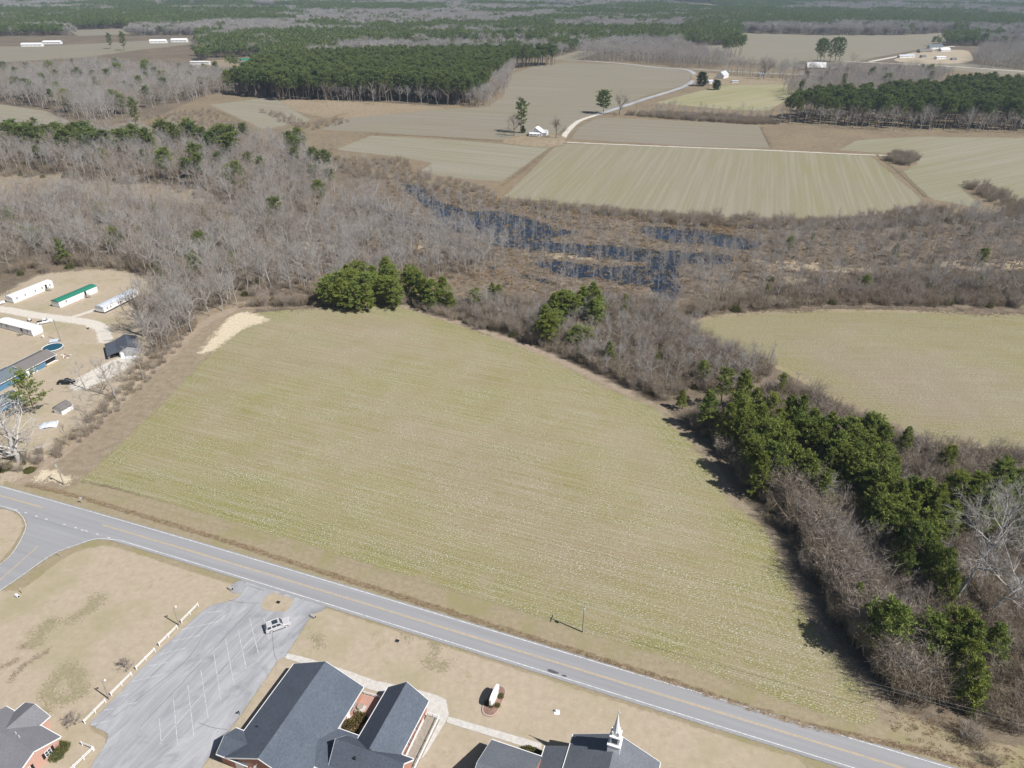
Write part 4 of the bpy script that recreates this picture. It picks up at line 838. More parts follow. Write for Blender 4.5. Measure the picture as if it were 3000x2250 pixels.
# ------------------------------------------------------------------ far houses
def far_house(name, label, px_, ang, L, D, ze, zr, roof, wall, axis='x', porch=False, cat='house', wins=3, extra=None):
    r = empty(name, G(*px_), R(ang), label, cat); gable(r, -L/2, L/2, -D/2, D/2, ze, zr, axis, roof=roof, wall=wall, trim='white')
    yy = -D/2 + (.45 if axis == 'x' else .35)
    for i in range(wins): window(r, (-L/2 + L * (i + .5) / wins, yy), (1, 0), 1.1, 1.4, .9)
    if porch:
        MB().slab([(-L/2, -D/2 - 2.6, ze - .7), (L/2, -D/2 - 2.6, ze - .7), (L/2, -D/2 + .4, ze - .05), (-L/2, -D/2 + .4, ze - .05)], .12).build('porch_roof', M[roof], r)
        for i in range(4): x = -L/2 + .2 + i * (L - .4) / 3; MB().box(x - .09, x + .09, -D/2 - 2.5, -D/2 - 2.32, 0, ze - .72).build('porch_post', M['white'], r)
        MB().box(-L/2, L/2, -D/2 - 2.5, -D/2 + .4, 0, .3).build('porch_floor', M['deck'], r)
    if extra: extra(r)
    return r
def fx(r):
    MB().box(-.4, .4, 3.2, 4.0, 5.5, 8.6).build('chimney', M['brick'], r)
    gable(r, 4.0, 9.5, -3, 6, 2.8, 4.6, 'x', roof='metal_roof', wall='offwhite')
    window(r, (-.6, -5.65), (1, 0), .9, 1.3, 3.7); window(r, (.9, -5.65), (1, 0), .9, 1.3, 3.7)
far_house('farmhouse', 'white tin roofed farmhouse with front porch at bend of gravel drive', (1572,396), -16, 9.6, 12, 3.3, 7.2, 'metal_roof', 'offwhite', 'y', True, extra=fx)
far_house('farmhouse', 'white house with blue grey roof beside dark round evergreen', (2116,228), 58, 22, 11, 3.8, 8.4, 'grey_metal', 'white', 'x')
far_house('shed', 'white outbuilding in front of blue grey roofed white house', (2080,244), 20, 7, 7, 2.6, 4.2, 'grey_metal', 'white', 'x', cat='shed', wins=2)
far_house('carport', 'low white open carport on sandy yard edge', (2152,242), 5, 9, 5, 2.1, 2.7, 'grey_metal', 'white', 'x', cat='carport', wins=3)
far_house('shed', 'small pale blue shed beside bare tree row', (2231,224), 0, 8, 5, 3.0, 4.2, 'grey_metal', 'tarp', 'x', cat='shed', wins=0)
far_house('house_under_pines', 'large house with pale cream tin roof below tall pines', (2388,205), -6, 27, 14, 4.0, 10.5, 'metal_roof', 'tan_board', 'x')
far_house('cottage', 'small white cottage beside hedge row of bare trunks', (2357,224), 12, 14, 8, 2.8, 4.0, 'metal_roof', 'white', 'x')
far_house('long_shed', 'low white shed among bare trees right of pale roofed house', (2448,203), 0, 18, 6, 2.6, 3.6, 'metal_roof', 'white', 'x', cat='shed', wins=2)
far_house('ranch_house', 'dark roofed ranch house with white carport at far farmyard', (2708,154), 8, 24, 12, 2.8, 6.5, 'shingle4', 'tan_board', 'x')
far_house('ranch_house', 'house with slate blue roof and white gable behind ranch house', (2738,142), 5, 26, 11, 3, 7, 'shingle5', 'white', 'x')
far_house('ranch_house', 'white roofed house next to slate blue roofed house', (2765,150), 15, 20, 10, 3, 6, 'metal_roof', 'white', 'x')
far_house('mobile_home', 'grey roofed white mobile home by far gravel road', (2653,169), 15, 30, 8, 3.2, 5, 'grey_metal', 'white', 'x', cat='mobile home')
far_house('trailer', 'white box trailer home standing alone on far lawn', (2753,173), 20, 20, 7, 3.2, 4.4, 'metal_roof', 'white', 'x', cat='trailer')
far_house('shed', 'tiny dark shed between two white trailers on far lawn', (2703,169), 10, 9, 7, 3, 4.5, 'shingle2', 'grey_wood', 'x', cat='shed', wins=0)
far_house('shed', 'tiny grey shed at edge of far lawn by bare wood', (2793,176), 5, 9, 6, 2.6, 4, 'shingle4', 'grey_wood', 'x', cat='shed', wins=0)
far_house('poultry_house', 'long white farm building on bare field beside left wood', (96,136), 6, 38, 12, 4, 6.5, 'metal_roof', 'white', 'x', cat='barn', wins=5)
far_house('poultry_house', 'white farm building beyond longest one on bare field', (155,129), 6, 34, 12, 4, 6.5, 'metal_roof', 'white', 'x', cat='barn', wins=5)
far_house('barn', 'white farm barn with low sheds beside far pine wood', (465,126), 10, 32, 14, 4, 7, 'metal_roof', 'white', 'x', cat='barn', wins=4)
far_house('barn', 'long white farm barn touching far pine wood edge', (527,123), 3, 32, 12, 4, 7, 'metal_roof', 'white', 'x', cat='barn', wins=4)
far_house('trailer_home', 'plain long white trailer home at edge of pine block', (588,190), 0, 30, 8, 4.5, 5.6, 'metal_roof', 'white', 'x', cat='trailer home', wins=0)
far_house('open_barn', 'dark green roofed barn beside pale yard and pines', (718,183), 20, 16, 12, 3.6, 6, 'green_roof', 'grey_wood', 'x', cat='barn', wins=0)
far_house('distant_house', 'pale house in clearing among farthest woods', (825,30), 5, 46, 20, 5, 11, 'metal_roof', 'white', 'x', wins=0)
far_house('distant_house', 'small pale house at far wood edge', (765,33), 0, 24, 14, 4, 8, 'metal_roof', 'tan_board', 'x', wins=0)
far_house('distant_house', 'blue grey roofed house at clearing edge in far woods', (1625,25), -20, 40, 16, 4, 9, 'grey_metal', 'white', 'x', wins=0)
# ------------------------------------------------------------------ plant prototypes
def unit(a): return a / (np.linalg.norm(a, axis=-1, keepdims=True) + 1e-9)
class TB:                                                                  # triangle soup with a tint per vertex
    def __init__(s): s.v = []; s.t = []; s.c = []; s.n = 0
    def tube(s, pts, rad, k=4, tint=.5):
        pts = np.asarray(pts, float); m = len(pts); d = unit(np.gradient(pts, axis=0))
        a = unit(np.cross(d, np.where(np.abs(d[:, 2:3]) < .9, [[0, 0, 1.0]], [[1.0, 0, 0]]))); b = np.cross(d, a)
        th = np.arange(k) * 2 * np.pi / k
        V_ = pts[:, None] + np.asarray(rad, float)[:, None, None] * (np.cos(th)[None, :, None] * a[:, None] + np.sin(th)[None, :, None] * b[:, None])
        i = np.arange(m - 1)[:, None] * k; j = np.arange(k)[None]; j2 = (j + 1) % k
        q = np.stack([i + j, i + j2, i + k + j2, i + k + j], -1).reshape(-1, 4)
        s.raw(V_.reshape(-1, 3), np.concatenate([q[:, [0, 1, 2]], q[:, [0, 2, 3]]]), np.full(m * k, tint))
    def raw(s, v, t, c): s.v.append(v); s.t.append(np.asarray(t) + s.n); s.c.append(c); s.n += len(v)
    def spikes(s, base, dirs, length, width, tint, rng):
        side = unit(np.cross(dirs, rng.standard_normal(dirs.shape))) * np.asarray(width).reshape(-1, 1)
        tip = base + dirs * np.asarray(length).reshape(-1, 1); k = len(base)
        s.raw(np.concatenate([base + side, base - side, tip]), np.stack([np.arange(k), np.arange(k) + k, np.arange(k) + 2 * k], 1), np.tile(tint, 3))
    def blades(s, base, dirs, length, width, tint, rng):                    # leaf shaped: widest in the middle
        side = unit(np.cross(dirs, rng.standard_normal(dirs.shape))) * np.asarray(width).reshape(-1, 1)
        L = np.asarray(length).reshape(-1, 1); k = len(base); mid = base + dirs * L * .45; tip = base + dirs * L; i = np.arange(k)
        s.raw(np.concatenate([base, mid + side, tip, mid - side]), np.concatenate([np.stack([i, i + k, i + 2 * k], 1), np.stack([i, i + 2 * k, i + 3 * k], 1)]), np.tile(tint, 4))
    def mesh(s, name, mat): return fast_mesh(name, np.concatenate(s.v), np.concatenate(s.t), mat, {'tint': np.concatenate(s.c)})
def pine_proto(seed, h, cb, r, nb, per, shape='round', nl=.75, nw=.13, nn=11, mat='needle', lean=.0):
    rng = np.random.default_rng(seed); tr = TB(); cr = TB()
    zz = np.linspace(-.25, h * .97, 7); wob = np.cumsum(rng.standard_normal((7, 2)) * .012 * h, 0); wob[:2] = 0; wob[:, 0] += lean * zz
    sp = np.stack([wob[:, 0], wob[:, 1], zz], 1); tr.tube(sp, np.interp(zz, [0, h], [.017 * h, .02]), 6, .5)
    def at(z): return np.array([np.interp(z, zz, sp[:, 0]), np.interp(z, zz, sp[:, 1]), z])
    cen = []; cd = []; az = rng.uniform(0, 6)
    for i in range(nb):
        t = ((i + rng.uniform(0, 1)) / nb) ** .85; z = h * (cb + (.97 - cb) * t); az += 2.4 + rng.normal(0, .35)
        pr = {'cone': (1 - t) ** .7 * .95 + .12, 'round': math.sqrt(max(.03, 1 - (1.75 * t - .72) ** 2)), 'open': (.55 + .45 * math.sin(math.pi * min(1, t * 1.05))) * (1 if rng.random() < .75 else .55), 'flat': math.sqrt(max(.05, 1 - (1.5 * t - .75) ** 2))}[shape]
        L = r * pr * rng.uniform(.72, 1.12); el = R(-4 + 55 * t ** 1.4 + rng.normal(0, 7))
        d0 = np.array([math.cos(az) * math.cos(el), math.sin(az) * math.cos(el), math.sin(el)]); p0 = at(z)
        pts = [p0 + d0 * L * f + np.array([0, 0, .16 * L * f * f]) for f in (0, .5, 1)]; tr.tube(pts, [.006 * h * (1.1 - t * .7), .004 * h * (1.1 - t * .7), .01], 3, .4)
        k = max(2, int(per * pr * rng.uniform(.8, 1.2))); f = rng.uniform(.28, 1.04, k) ** .75
        c = p0 + d0 * (L * f)[:, None]; c[:, 2] += .16 * L * f * f; c += rng.standard_normal((k, 3)) * np.array([.17, .17, .07]) * L * f[:, None]
        cen.append(c); cd.append(np.tile(d0, (k, 1)))
    k = 6; cen.append(at(h * .96) + rng.standard_normal((k, 3)) * .25); cd.append(np.tile([0, 0, 1.0], (k, 1)))
    cen = np.concatenate(cen); cd = np.concatenate(cd); K = len(cen); ti = rng.uniform(0, 1, K)
    b = np.repeat(cen, nn, 0); d = unit(rng.standard_normal((K * nn, 3)) * .75 + np.repeat(cd, nn, 0) * .55 + np.array([0, 0, .42]))
    cr.blades(b + rng.standard_normal(b.shape) * nl * .16, d, nl * rng.uniform(.65, 1.2, K * nn), nw * rng.uniform(.7, 1.2, K * nn), np.clip(np.repeat(ti, nn) + rng.normal(0, .18, K * nn), 0, 1), rng)
    return dict(h=h, trunk=tr.mesh('pine_trunk', M['pine_bark']), crown=cr.mesh('pine_crown', M[mat]))
def bare_proto(seed, h, fork=.42, spread=.55, nl1=9, nl2=6, nl3=6, nl4=5, mat='pale_bark', thick=1.0, lean=(0, 0), split=False, droop=0.0, tw=1.1):
    rng = np.random.default_rng(seed); tr = TB(); cr = TB()
    m = 7; zz = np.linspace(-.25, h * .86, m); w = np.cumsum(rng.standard_normal((m, 2)) * .018 * h, 0); w[:2] = 0; sp = np.stack([w[:, 0] + lean[0] * zz, w[:, 1] + lean[1] * zz, zz], 1)
    r0 = .0150 * h * thick; rr = np.interp(zz, [0, h * .9], [r0, r0 * .22]); tr.tube(sp, rr, 6, .6)
    def at(z): return np.array([np.interp(z, zz, sp[:, 0]), np.interp(z, zz, sp[:, 1]), z])
    B4 = []; D4 = []; L4 = []; W4 = []
    az = rng.uniform(0, 6)
    def limb(p, d, L, r, k, lev):
        q = [p]; dd = d.copy(); n_ = 4
        for i in range(n_):
            dd = unit(dd + rng.standard_normal(3) * (.16 + droop) + np.array([0, 0, .10 - droop * .6])); q.append(q[-1] + dd * L / n_)
        q = np.array(q); cr.tube(q, np.linspace(r, r * .3, n_ + 1), k, rng.uniform(.55, 1.0)); return q, dd
    def on(q, f): x = f * (len(q) - 1); i = min(int(x), len(q) - 2); return q[i] + (q[i + 1] - q[i]) * (x - i), unit(q[i + 1] - q[i])
    def branch_dir(d, ang): 
        a = unit(np.cross(d, rng.standard_normal(3))); return unit(d * math.cos(ang) + a * math.sin(ang))
    for i in range(nl1):
        t = (i + rng.uniform(.1, .9)) / nl1; z = h * (fork + (.84 - fork) * t); az += 2.4 + rng.normal(0, .4); el = R(28 + 38 * t + rng.normal(0, 8))
        d = np.array([math.cos(az) * math.cos(el), math.sin(az) * math.cos(el), math.sin(el)]); L1 = h * spread * (1 - .55 * t) * rng.uniform(.75, 1.15); r1 = r0 * (.5 - .3 * t)
        q1, e1 = limb(at(z), d, L1, r1, 4, 1)
        for j in range(nl2):
            p, dd = on(q1, rng.uniform(.25, .98)); L2 = L1 * rng.uniform(.32, .6); q2, e2 = limb(p, branch_dir(dd, R(rng.uniform(22, 50))), L2, r1 * .38, 3, 2)
            for k_ in range(nl3):
                p3, d3 = on(q2, rng.uniform(.2, 1)); L3 = L2 * rng.uniform(.3, .6); x = branch_dir(d3, R(rng.uniform(18, 50)))
                B4.append(p3); D4.append(x); L4.append(L3); W4.append(max(.012, r1 * .11) * tw)
                for l_ in range(nl4):
                    f = rng.uniform(.15, .9); B4.append(p3 + x * L3 * f); D4.append(branch_dir(x, R(rng.uniform(20, 50)))); L4.append(L3 * rng.uniform(.4, .8)); W4.append(max(.009, r1 * .075) * tw)
    for k_ in range(30):
        p, dd = on(sp[3:], rng.uniform(.2, 1)); B4.append(p); D4.append(branch_dir(dd, R(45))); L4.append(h * .09); W4.append(.02 * tw)
    K = len(B4); cr.spikes(np.array(B4), np.array(D4), np.array(L4), np.array(W4), rng.uniform(.2, 1, K), rng)
    return dict(h=h, trunk=tr.mesh('bare_trunk', M[mat]), crown=cr.mesh('bare_crown', M[mat]))
def thicket_proto(seed, h, rad, n, mat='stem', tw=1.0, arch=.5, twigs=5, leaf=None):
    rng = np.random.default_rng(seed); tb = TB(); B = []; D = []; L = []; W_ = []
    for i in range(n):
        a = rng.uniform(0, 6.283); p = np.array([math.cos(a), math.sin(a), 0]) * rad * math.sqrt(rng.random()) * .8; hh = h * rng.uniform(.45, 1.0)
        o = np.array([math.cos(a), math.sin(a), 0]) * arch * rng.uniform(.2, 1.0); q = np.array([p + [0, 0, -.1], p + o * hh * .3 + [0, 0, hh * .55], p + o * hh * .8 + rng.standard_normal(3) * .12 * hh + [0, 0, hh]])
        w0 = rng.uniform(.012, .03) * tw
        for u in range(2): B.append(q[u]); D.append(unit(q[u + 1] - q[u])); L.append(np.linalg.norm(q[u + 1] - q[u]) * 1.05); W_.append(w0 * (1.2 - .4 * u))
        for k in range(twigs):
            f = rng.uniform(.2, 1); b = q[1] + (q[2] - q[1]) * f; B.append(b); D.append(unit(rng.standard_normal(3) + [0, 0, .6] + o)); L.append(hh * rng.uniform(.15, .35)); W_.append(w0 * .5)
    K = len(B); tb.spikes(np.array(B), np.array(D), np.array(L), np.array(W_), rng.uniform(0, 1, K), rng)
    return tb.mesh('thicket_stems', M[mat])
def tuft_proto(seed, h, rad, n, mat, w=.03, droop=.35):
    rng = np.random.default_rng(seed); tb = TB(); a = rng.uniform(0, 6.283, n); r = rad * np.sqrt(rng.random(n)); b = np.stack([np.cos(a) * r, np.sin(a) * r, np.full(n, -.03)], 1)
    d = unit(np.stack([np.cos(a) * droop, np.sin(a) * droop, np.ones(n)], 1) + rng.standard_normal((n, 3)) * .28); d[:, 2] = np.abs(d[:, 2])
    tb.blades(b, d, h * rng.uniform(.5, 1.1, n), np.full(n, w), rng.uniform(0, 1, n), rng); return tb.mesh('dry_tuft', M[mat])
def bush_proto(seed, h, rad, n, mat, leaf=.22):
    rng = np.random.default_rng(seed); tb = TB(); u = unit(rng.standard_normal((n, 3))); u[:, 2] = np.abs(u[:, 2]) * 1.0; rr = rng.uniform(.45, 1.0, n) ** .6; lump = 1 + .18 * np.sin(u[:, 0] * 5 + seed) * np.cos(u[:, 1] * 6)
    c = u * np.array([rad, rad, h]) * (rr * lump)[:, None]; k = 5
    b = np.repeat(c, k, 0) + rng.standard_normal((n * k, 3)) * .08; d = unit(rng.standard_normal((n * k, 3)) * .9 + np.repeat(u, k, 0) * .6 + [0, 0, .2])
    tb.blades(b, d, leaf * rng.uniform(.7, 1.3, n * k), np.full(n * k, leaf * .3), np.repeat(rng.uniform(0, 1, n), k), rng)
    for i in range(7): tb.tube([(0, 0, -.1), u[i] * np.array([rad, rad, h]) * .8], [.04, .015], 3, .0)
    return tb.mesh('bush_leaves', M[mat])

PINES = [pine_proto(11, 13, .20, 3.3, 60, 12, 'cone', .6, .085, 15), pine_proto(12, 13, .28, 3.6, 56, 13, 'round', .6, .085, 15), pine_proto(13, 12, .22, 3.2, 54, 12, 'cone', .6, .085, 15), pine_proto(14, 14, .32, 3.9, 58, 13, 'round', .6, .085, 15),
         pine_proto(15, 24, .56, 4.3, 46, 9, 'round', .95, .19, 10, 'needle_far'), pine_proto(16, 25, .60, 4.0, 42, 9, 'round', .95, .19, 10, 'needle_far'), pine_proto(17, 24, .52, 4.6, 44, 9, 'open', .95, .19, 10, 'needle_far'),
         pine_proto(18, 28, .24, 6.4, 46, 14, 'open', 1.0, .20, 11, 'needle_far'), pine_proto(19, 15, .30, 6.6, 40, 16, 'open', .65, .085, 13, 'needle'), pine_proto(20, 14, .42, 3.0, 38, 10, 'open', .6, .085, 14), pine_proto(10, 11, .15, 2.7, 50, 10, 'cone', .6, .085, 14)]
BARES = [bare_proto(21, 14), bare_proto(22, 15, .35, .5, 10), bare_proto(23, 13, .5, .5, 8), bare_proto(24, 15, .30, .42, 11, 6, 6, 3), bare_proto(25, 14, .45, .62, 9, 6, 6, 3, 'brown_bark'), bare_proto(26, 12, .3, .4, 10, 6, 6, 3, 'brown_bark'),
         bare_proto(27, 9, .25, .32, 9, 5, 5, 2, 'pale_bark', .8), bare_proto(28, 8, .3, .38, 8, 5, 5, 3, 'pale_bark', .8)]
BIGB = bare_proto(31, 30, .34, .42, 15, 9, 9, 6, 'dead_limb', .9, (.10, 0)); BIGB2 = bare_proto(32, 24, .25, .55, 11, 8, 8, 5, 'dead_limb', 1.0, (.22, -.05))
SPRAWL = bare_proto(33, 11, .10, .98, 13, 7, 5, 3, 'dead_limb', 3.2, (0, 0), droop=.07, tw=1.2); LEAN = bare_proto(34, 16, .45, .42, 9, 6, 6, 3, 'pale_bark', 1.6, (-.28, .05)); YARD = bare_proto(35, 12, .35, .6, 9, 6, 6, 3, 'pale_bark', 1.5)
OAK = bare_proto(36, 17, .22, .72, 12, 8, 7, 4, 'dark_bark', 1.9, tw=1.5); MYRT = bare_proto(37, 3.4, .06, .75, 14, 7, 6, 3, 'brown_bark', 1.6, tw=1.6)
CEDAR = pine_proto(38, 13, .04, 5.2, 70, 16, 'cone', .8, .26, 9, 'cedar'); CEDAR2 = pine_proto(39, 16, .05, 6.5, 80, 17, 'round', .9, .28, 9, 'cedar')

# ------------------------------------------------------------------ woods: candidate trees
CAND = {'pine': [], 'bare': []}
def in_any(polys, x, y):
    r = np.zeros(x.shape, bool)
    for p in polys: r |= inside(p, x, y)
    return r
def jitter_pts(poly, step, seed, excl=()):
    rng = np.random.default_rng(seed); x = np.arange(poly[:, 0].min(), poly[:, 0].max(), step); y = np.arange(poly[:, 1].min(), poly[:, 1].max(), step)
    X, Y = np.meshgrid(x, y); X = (X + rng.uniform(-.48, .48, X.shape) * step).ravel(); Y = (Y + rng.uniform(-.48, .48, Y.shape) * step).ravel()
    m = inside(poly, X, Y)
    if len(excl): m &= ~in_any(excl, X, Y)
    return X[m], Y[m], rng
def zone(kind, poly, step, h0, h1, protos, label, group, seed, excl=()):
    X, Y, rng = jitter_pts(poly, step, seed, excl)
    for x, y in zip(X, Y): CAND[kind].append((x, y, rng.uniform(h0, h1), int(rng.choice(protos)), rng.uniform(0, 6.283), rng.uniform(.85, 1.15), label, group))
def tops(kind, pts, ox, oy, k, h, protos, label, group, seed, wide=1.0):
    rng = np.random.default_rng(seed)
    for p in pts:
        hh = (p[2] if len(p) > 2 else h) * rng.uniform(.93, 1.08); b = G(ox + p[0] * k, oy + p[1] * k, hh)
        CAND[kind].append((b[0], b[1], hh, int(rng.choice(protos)), rng.uniform(0, 6.283), rng.uniform(.9, 1.2) * wide, label, group))
YP = [0, 1, 2, 3, 9, 10]; TP = [4, 5, 6]
tops('pine', [(150,690,9),(290,735),(200,870),(430,755),(660,770,9),(490,855),(600,905),(380,895),(700,900),(780,900),(870,985),(990,1030),(330,960),(420,930),(520,960),(640,1050),(420,1010),(760,1000),(560,1310,11),(660,1130),(700,1180),(440,1150),(500,1190),(590,1080),(840,1060),(920,1060),(620,1220),(740,1250),(690,1330,11)], 2000, 750, .452, 14, YP, 'dark green pine in the dense belt between the two fields', 'pines in the belt between two fields', 41, .95)
tops('pine', [(1100,1050),(1180,1040),(1260,1040),(1340,1085),(1490,1110,10),(1130,1120),(1220,1120)], 2000, 750, .452, 13, YP, 'pine at belt edge bordering the pale right hand field', 'pines bordering the pale field', 42)
tops('pine', [(1740,1235,9)], 2000, 750, .452, 9, [3], 'olive round topped pine alone in grey brush by pale field', None, 43)
tops('pine', [(1010,1200),(1060,1230),(1250,1260),(1350,1350),(1500,1420),(1600,1450),(1830,1420),(2100,1310),(1950,1420),(2060,1440),(2160,1400),(1400,1300),(1150,1290)], 2000, 750, .452, 13, YP, 'pine in dark grove near tall silver bare tree', 'pines near the silver tree', 44)
tops('pine', [(890,250),(900,330),(910,480),(980,380),(1080,380),(1140,410),(1240,370),(1310,390),(1340,370),(1420,380),(1440,300),(1490,350),(1040,440),(1110,540),(1080,590),(1130,670,8),(1080,700,8),(1180,700,9),(870,420),(960,460),(1000,520),(1470,440),(1390,440),(1500,420)], 2000, 1150, .6631, 13, YP, 'pine in dark grove near tall silver bare tree', 'pines near the silver tree', 45)
tops('pine', [(950,940,14),(980,1000,10),(1130,1000,12),(1260,960,14),(1300,1010,14),(1290,1100,12),(1320,1180,12),(1430,1030,11),(1070,1140,8),(1330,1250,9),(1220,1050,12),(1180,1080,10)], 2000, 1150, .6631, 12, YP, 'young pine in roadside brush below silver bare tree', 'young pines in the roadside brush', 46)
zone('pine', V([(1550,965),(1610,935),(1700,965),(1790,1010),(1850,1060),(1840,1110),(1760,1120),(1690,1110),(1640,1085),(1590,1020)]), 7.4, 9, 14.5, YP, 'dark green pine in the dense belt between the two fields', 'pines in the belt between two fields', 47)
zone('pine', V([(1870,1160),(2000,1150),(2090,1200),(2080,1310),(1970,1310),(1890,1240)]), 7.5, 8, 12.5, YP, 'pine in dark grove near tall silver bare tree', 'pines near the silver tree', 68)
zone('pine', V([(1700,1130),(1800,1120),(1870,1200),(1900,1330),(1960,1450),(1900,1440),(1820,1310),(1760,1200)]), 12, 6, 10, YP, 'pine mixed into brown brush along shaded field edge', 'pines mixed into the edge brush', 69)
zone('pine', V([(1860,1120),(2000,1120),(2150,1140),(2320,1160),(2320,1260),(2150,1230),(2060,1190),(1980,1180),(1900,1170)]), 6.5, 9, 13, YP, 'pine in dark grove near tall silver bare tree', 'pines near the silver tree', 48)
tops('pine', [(790,120),(850,110),(900,60),(940,100),(990,40),(1010,120),(1050,110),(1080,60),(1150,10),(1190,60),(1230,90),(1310,60),(1330,80),(1390,110),(1420,140),(1470,150),(1540,130),(1510,220,8),(1550,225,8),(1590,230,9),(770,150),(820,200,9),(880,150),(960,170),(1040,180),(1170,140),(1220,150)], 600, 750, .452, 12.5, YP, 'bright green pine in clump at back edge of big field', 'pines at the back edge of the big field', 49, 1.3)
tops('pine', [(1750,215,9),(1860,175,8),(1900,190,8)], 600, 750, .452, 9, YP, 'small pine among grey brush behind field edge', 'small pines behind the field edge', 50, 1.3)
tops('pine', [(340,300),(420,290),(480,290),(560,260),(650,225),(690,280),(250,400),(350,440),(300,470),(700,340),(600,300),(520,330)], 1500, 750, .3616, 12.5, YP, 'bright pine in grove between flooded marsh and field', 'pines between marsh and field', 51, 1.25)
tops('pine', [(550,570,8),(620,590,8),(490,600,7)], 1500, 750, .3616, 8, [3], 'broad low pine leaning over dark shade at field edge', 'low pines at the field edge', 52, 1.4)
tops('pine', [(800,690,10)], 1500, 750, .3616, 10, [0], 'single conical bright green pine on curve of big field edge', None, 53)
tops('pine', [(1560,850,8)], 1500, 750, .3616, 8, [2], 'small pine in tan brush ahead of dark pine belt', None, 54)
tops('pine', [(1380,1080,7)], 1500, 750, .3616, 7, [2], 'small dark pine under bare trees at field edge', None, 55)
tops('pine', [(30,20),(170,20),(240,50),(350,20),(430,40),(520,60),(600,60),(650,70),(780,60),(870,40),(920,60),(1010,10),(1080,20),(1180,5),(1230,20),(1300,50),(1390,40),(1450,45),(60,5),(560,20),(480,20),(130,40),(310,40),(390,70),(560,90),(1120,40),(1350,80),(1480,90),(820,70)], 0, 350, .452, 23, TP, 'round crowned pine in row behind grey bare wood', 'pines behind the left bare wood', 56, 1.4)
tops('pine', [(1250,165),(1180,250,18),(1590,215,18)], 0, 350, .452, 22, TP, 'pine standing inside grey bare wood by brown clearing', 'pines inside the bare wood', 57, 1.35)
tops('pine', [(1870,80,20),(1910,110,18)], 0, 350, .452, 20, [5, 6], 'tall pine pair rising at right end of pine row', 'tall pine pair', 58, 1.5)
tops('pine', [(2040,185),(2110,200),(2040,300,15),(2130,320,15),(1970,400,8)], 0, 350, .452, 20, [4, 6], 'dark pine in cluster at upper end of river marsh', 'pines at the upper end of the marsh', 59, 1.3)
tops('pine', [(840,640,26)], 0, 0, .452, 24, [7], 'thin lone pine on tan brushland beside bare wood', None, 60)
tops('pine', [(100,500,22),(150,510,22),(190,530,20)], 0, 0, .452, 22, [3, 5], 'dark bushy pine in clump on pale left meadow', 'dark pines on left meadow', 61, 1.4)
PB = V([(505,206),(610,218),(740,218),(870,220),(1000,230),(1035,225),(1060,195),(1110,150),(1200,141),(1198,137),(1000,139),(760,145),(620,155),(560,168)])
zone('pine', PB, 7.0, 21, 30, TP, 'tall straight pine in front rank of pine plantation', 'pines in the plantation', 62)
zone('pine', V([(1690,265),(1860,275),(2000,280),(2212,285),(2420,288),(2420,225),(2212,212),(2080,212),(2000,225),(1950,225),(1860,240),(1750,240)]), 8.5, 20, 27, TP, 'pine in wood bordering tan sedge strip', 'pines above the sedge strip', 63)
zone('pine', V([(500,180),(560,170),(600,165),(620,185),(560,195)]), 12, 20, 25, TP, 'tall straight pine in front rank of pine plantation', 'pines in the plantation', 64)
for p_, l_ in (((2152,168), 0), ((2140,170), 0), ((2165,165), 0), ((2118,172), 0), ((2130,172), 0), ((2170,160), 0)): 
    b = G(*p_); CAND['pine'].append((b[0], b[1], 30, 6, p_[0], 1.1, 'tall pine in clump at roadside beside bare wood', 'roadside pine clump'))
for p_ in ((2392,190), (2412,188), (2430,184), (2446,180), (2458,182), (2402,184)): 
    b = G(*p_); CAND['pine'].append((b[0], b[1], 34, 7 if p_[0] % 4 else 6, p_[0], 1.0, 'very tall dark pine behind pale cream tin roofed house', 'pines behind the pale house'))
# bare woods
EX_HOUSE = [V([(-80,690),(0,660),(0,600),(130,575),(300,585),(330,640),(300,720),(330,780),(230,880),(60,1010),(-80,1030)])]
CLEAR = [V([(170,402),(330,398),(440,412),(475,432),(440,445),(330,430),(210,425)]), V([(-60,385),(60,378),(160,380),(175,395),(120,415),(0,420),(-60,420)])]
zone('bare', V([(-120,640),(0,598),(60,585),(110,572),(240,577),(310,592),(340,610),(400,640),(470,660),(520,650),(580,640),(610,560),(560,500),(450,462),(300,440),(170,432),(-120,470)]), 6.3, 10, 19, [0,1,2,3,4,5], 'grey bare tree in wood behind mobile homes', 'bare trees behind the mobile homes', 71, EX_HOUSE)
zone('bare', V([(335,800),(308,720),(315,650),(400,640),(500,655),(520,662),(440,690),(400,735),(360,780)]), 4.6, 10, 16, [0,1,3,4], 'silvery bare tree crowding left corner of big field', 'bare trees at the field corner', 72)
zone('bare', V([(-120,300),(640,320),(730,420),(700,500),(620,560),(560,500),(480,440),(430,415),(240,396),(160,393),(-120,372)]), 7.2, 11, 20, [0,1,2,3,4,5], 'grey bare tree in wood beyond brown clearing', 'bare trees beyond the clearing', 73, CLEAR)
zone('bare', V([(560,645),(610,560),(710,470),(790,430),(860,470),(1000,520),(1100,560),(1000,600),(700,640)]), 5.4, 9, 16, [6,7,3,2,0], 'pale slender swamp tree left of open water', 'swamp trees left of the water', 74)
zone('bare', V([(850,400),(1000,440),(1500,505),(1600,560),(1450,640),(1150,640),(1000,600),(880,480)]), 6.8, 6, 12, [6,7,3], 'pale leafless tree standing in flooded marsh', 'bare trees in the flooded marsh', 75)
zone('bare', V([(1440,645),(1480,560),(1560,545),(1650,505),(1850,492),(2000,472),(2212,480),(2420,480),(2420,662),(2212,655),(1800,650),(1600,655),(1510,680)]), 6.4, 7, 13, [6,7,5,3,2,0], 'grey brown bare tree in brushy wood behind pale field', 'bare trees behind the pale field', 76)
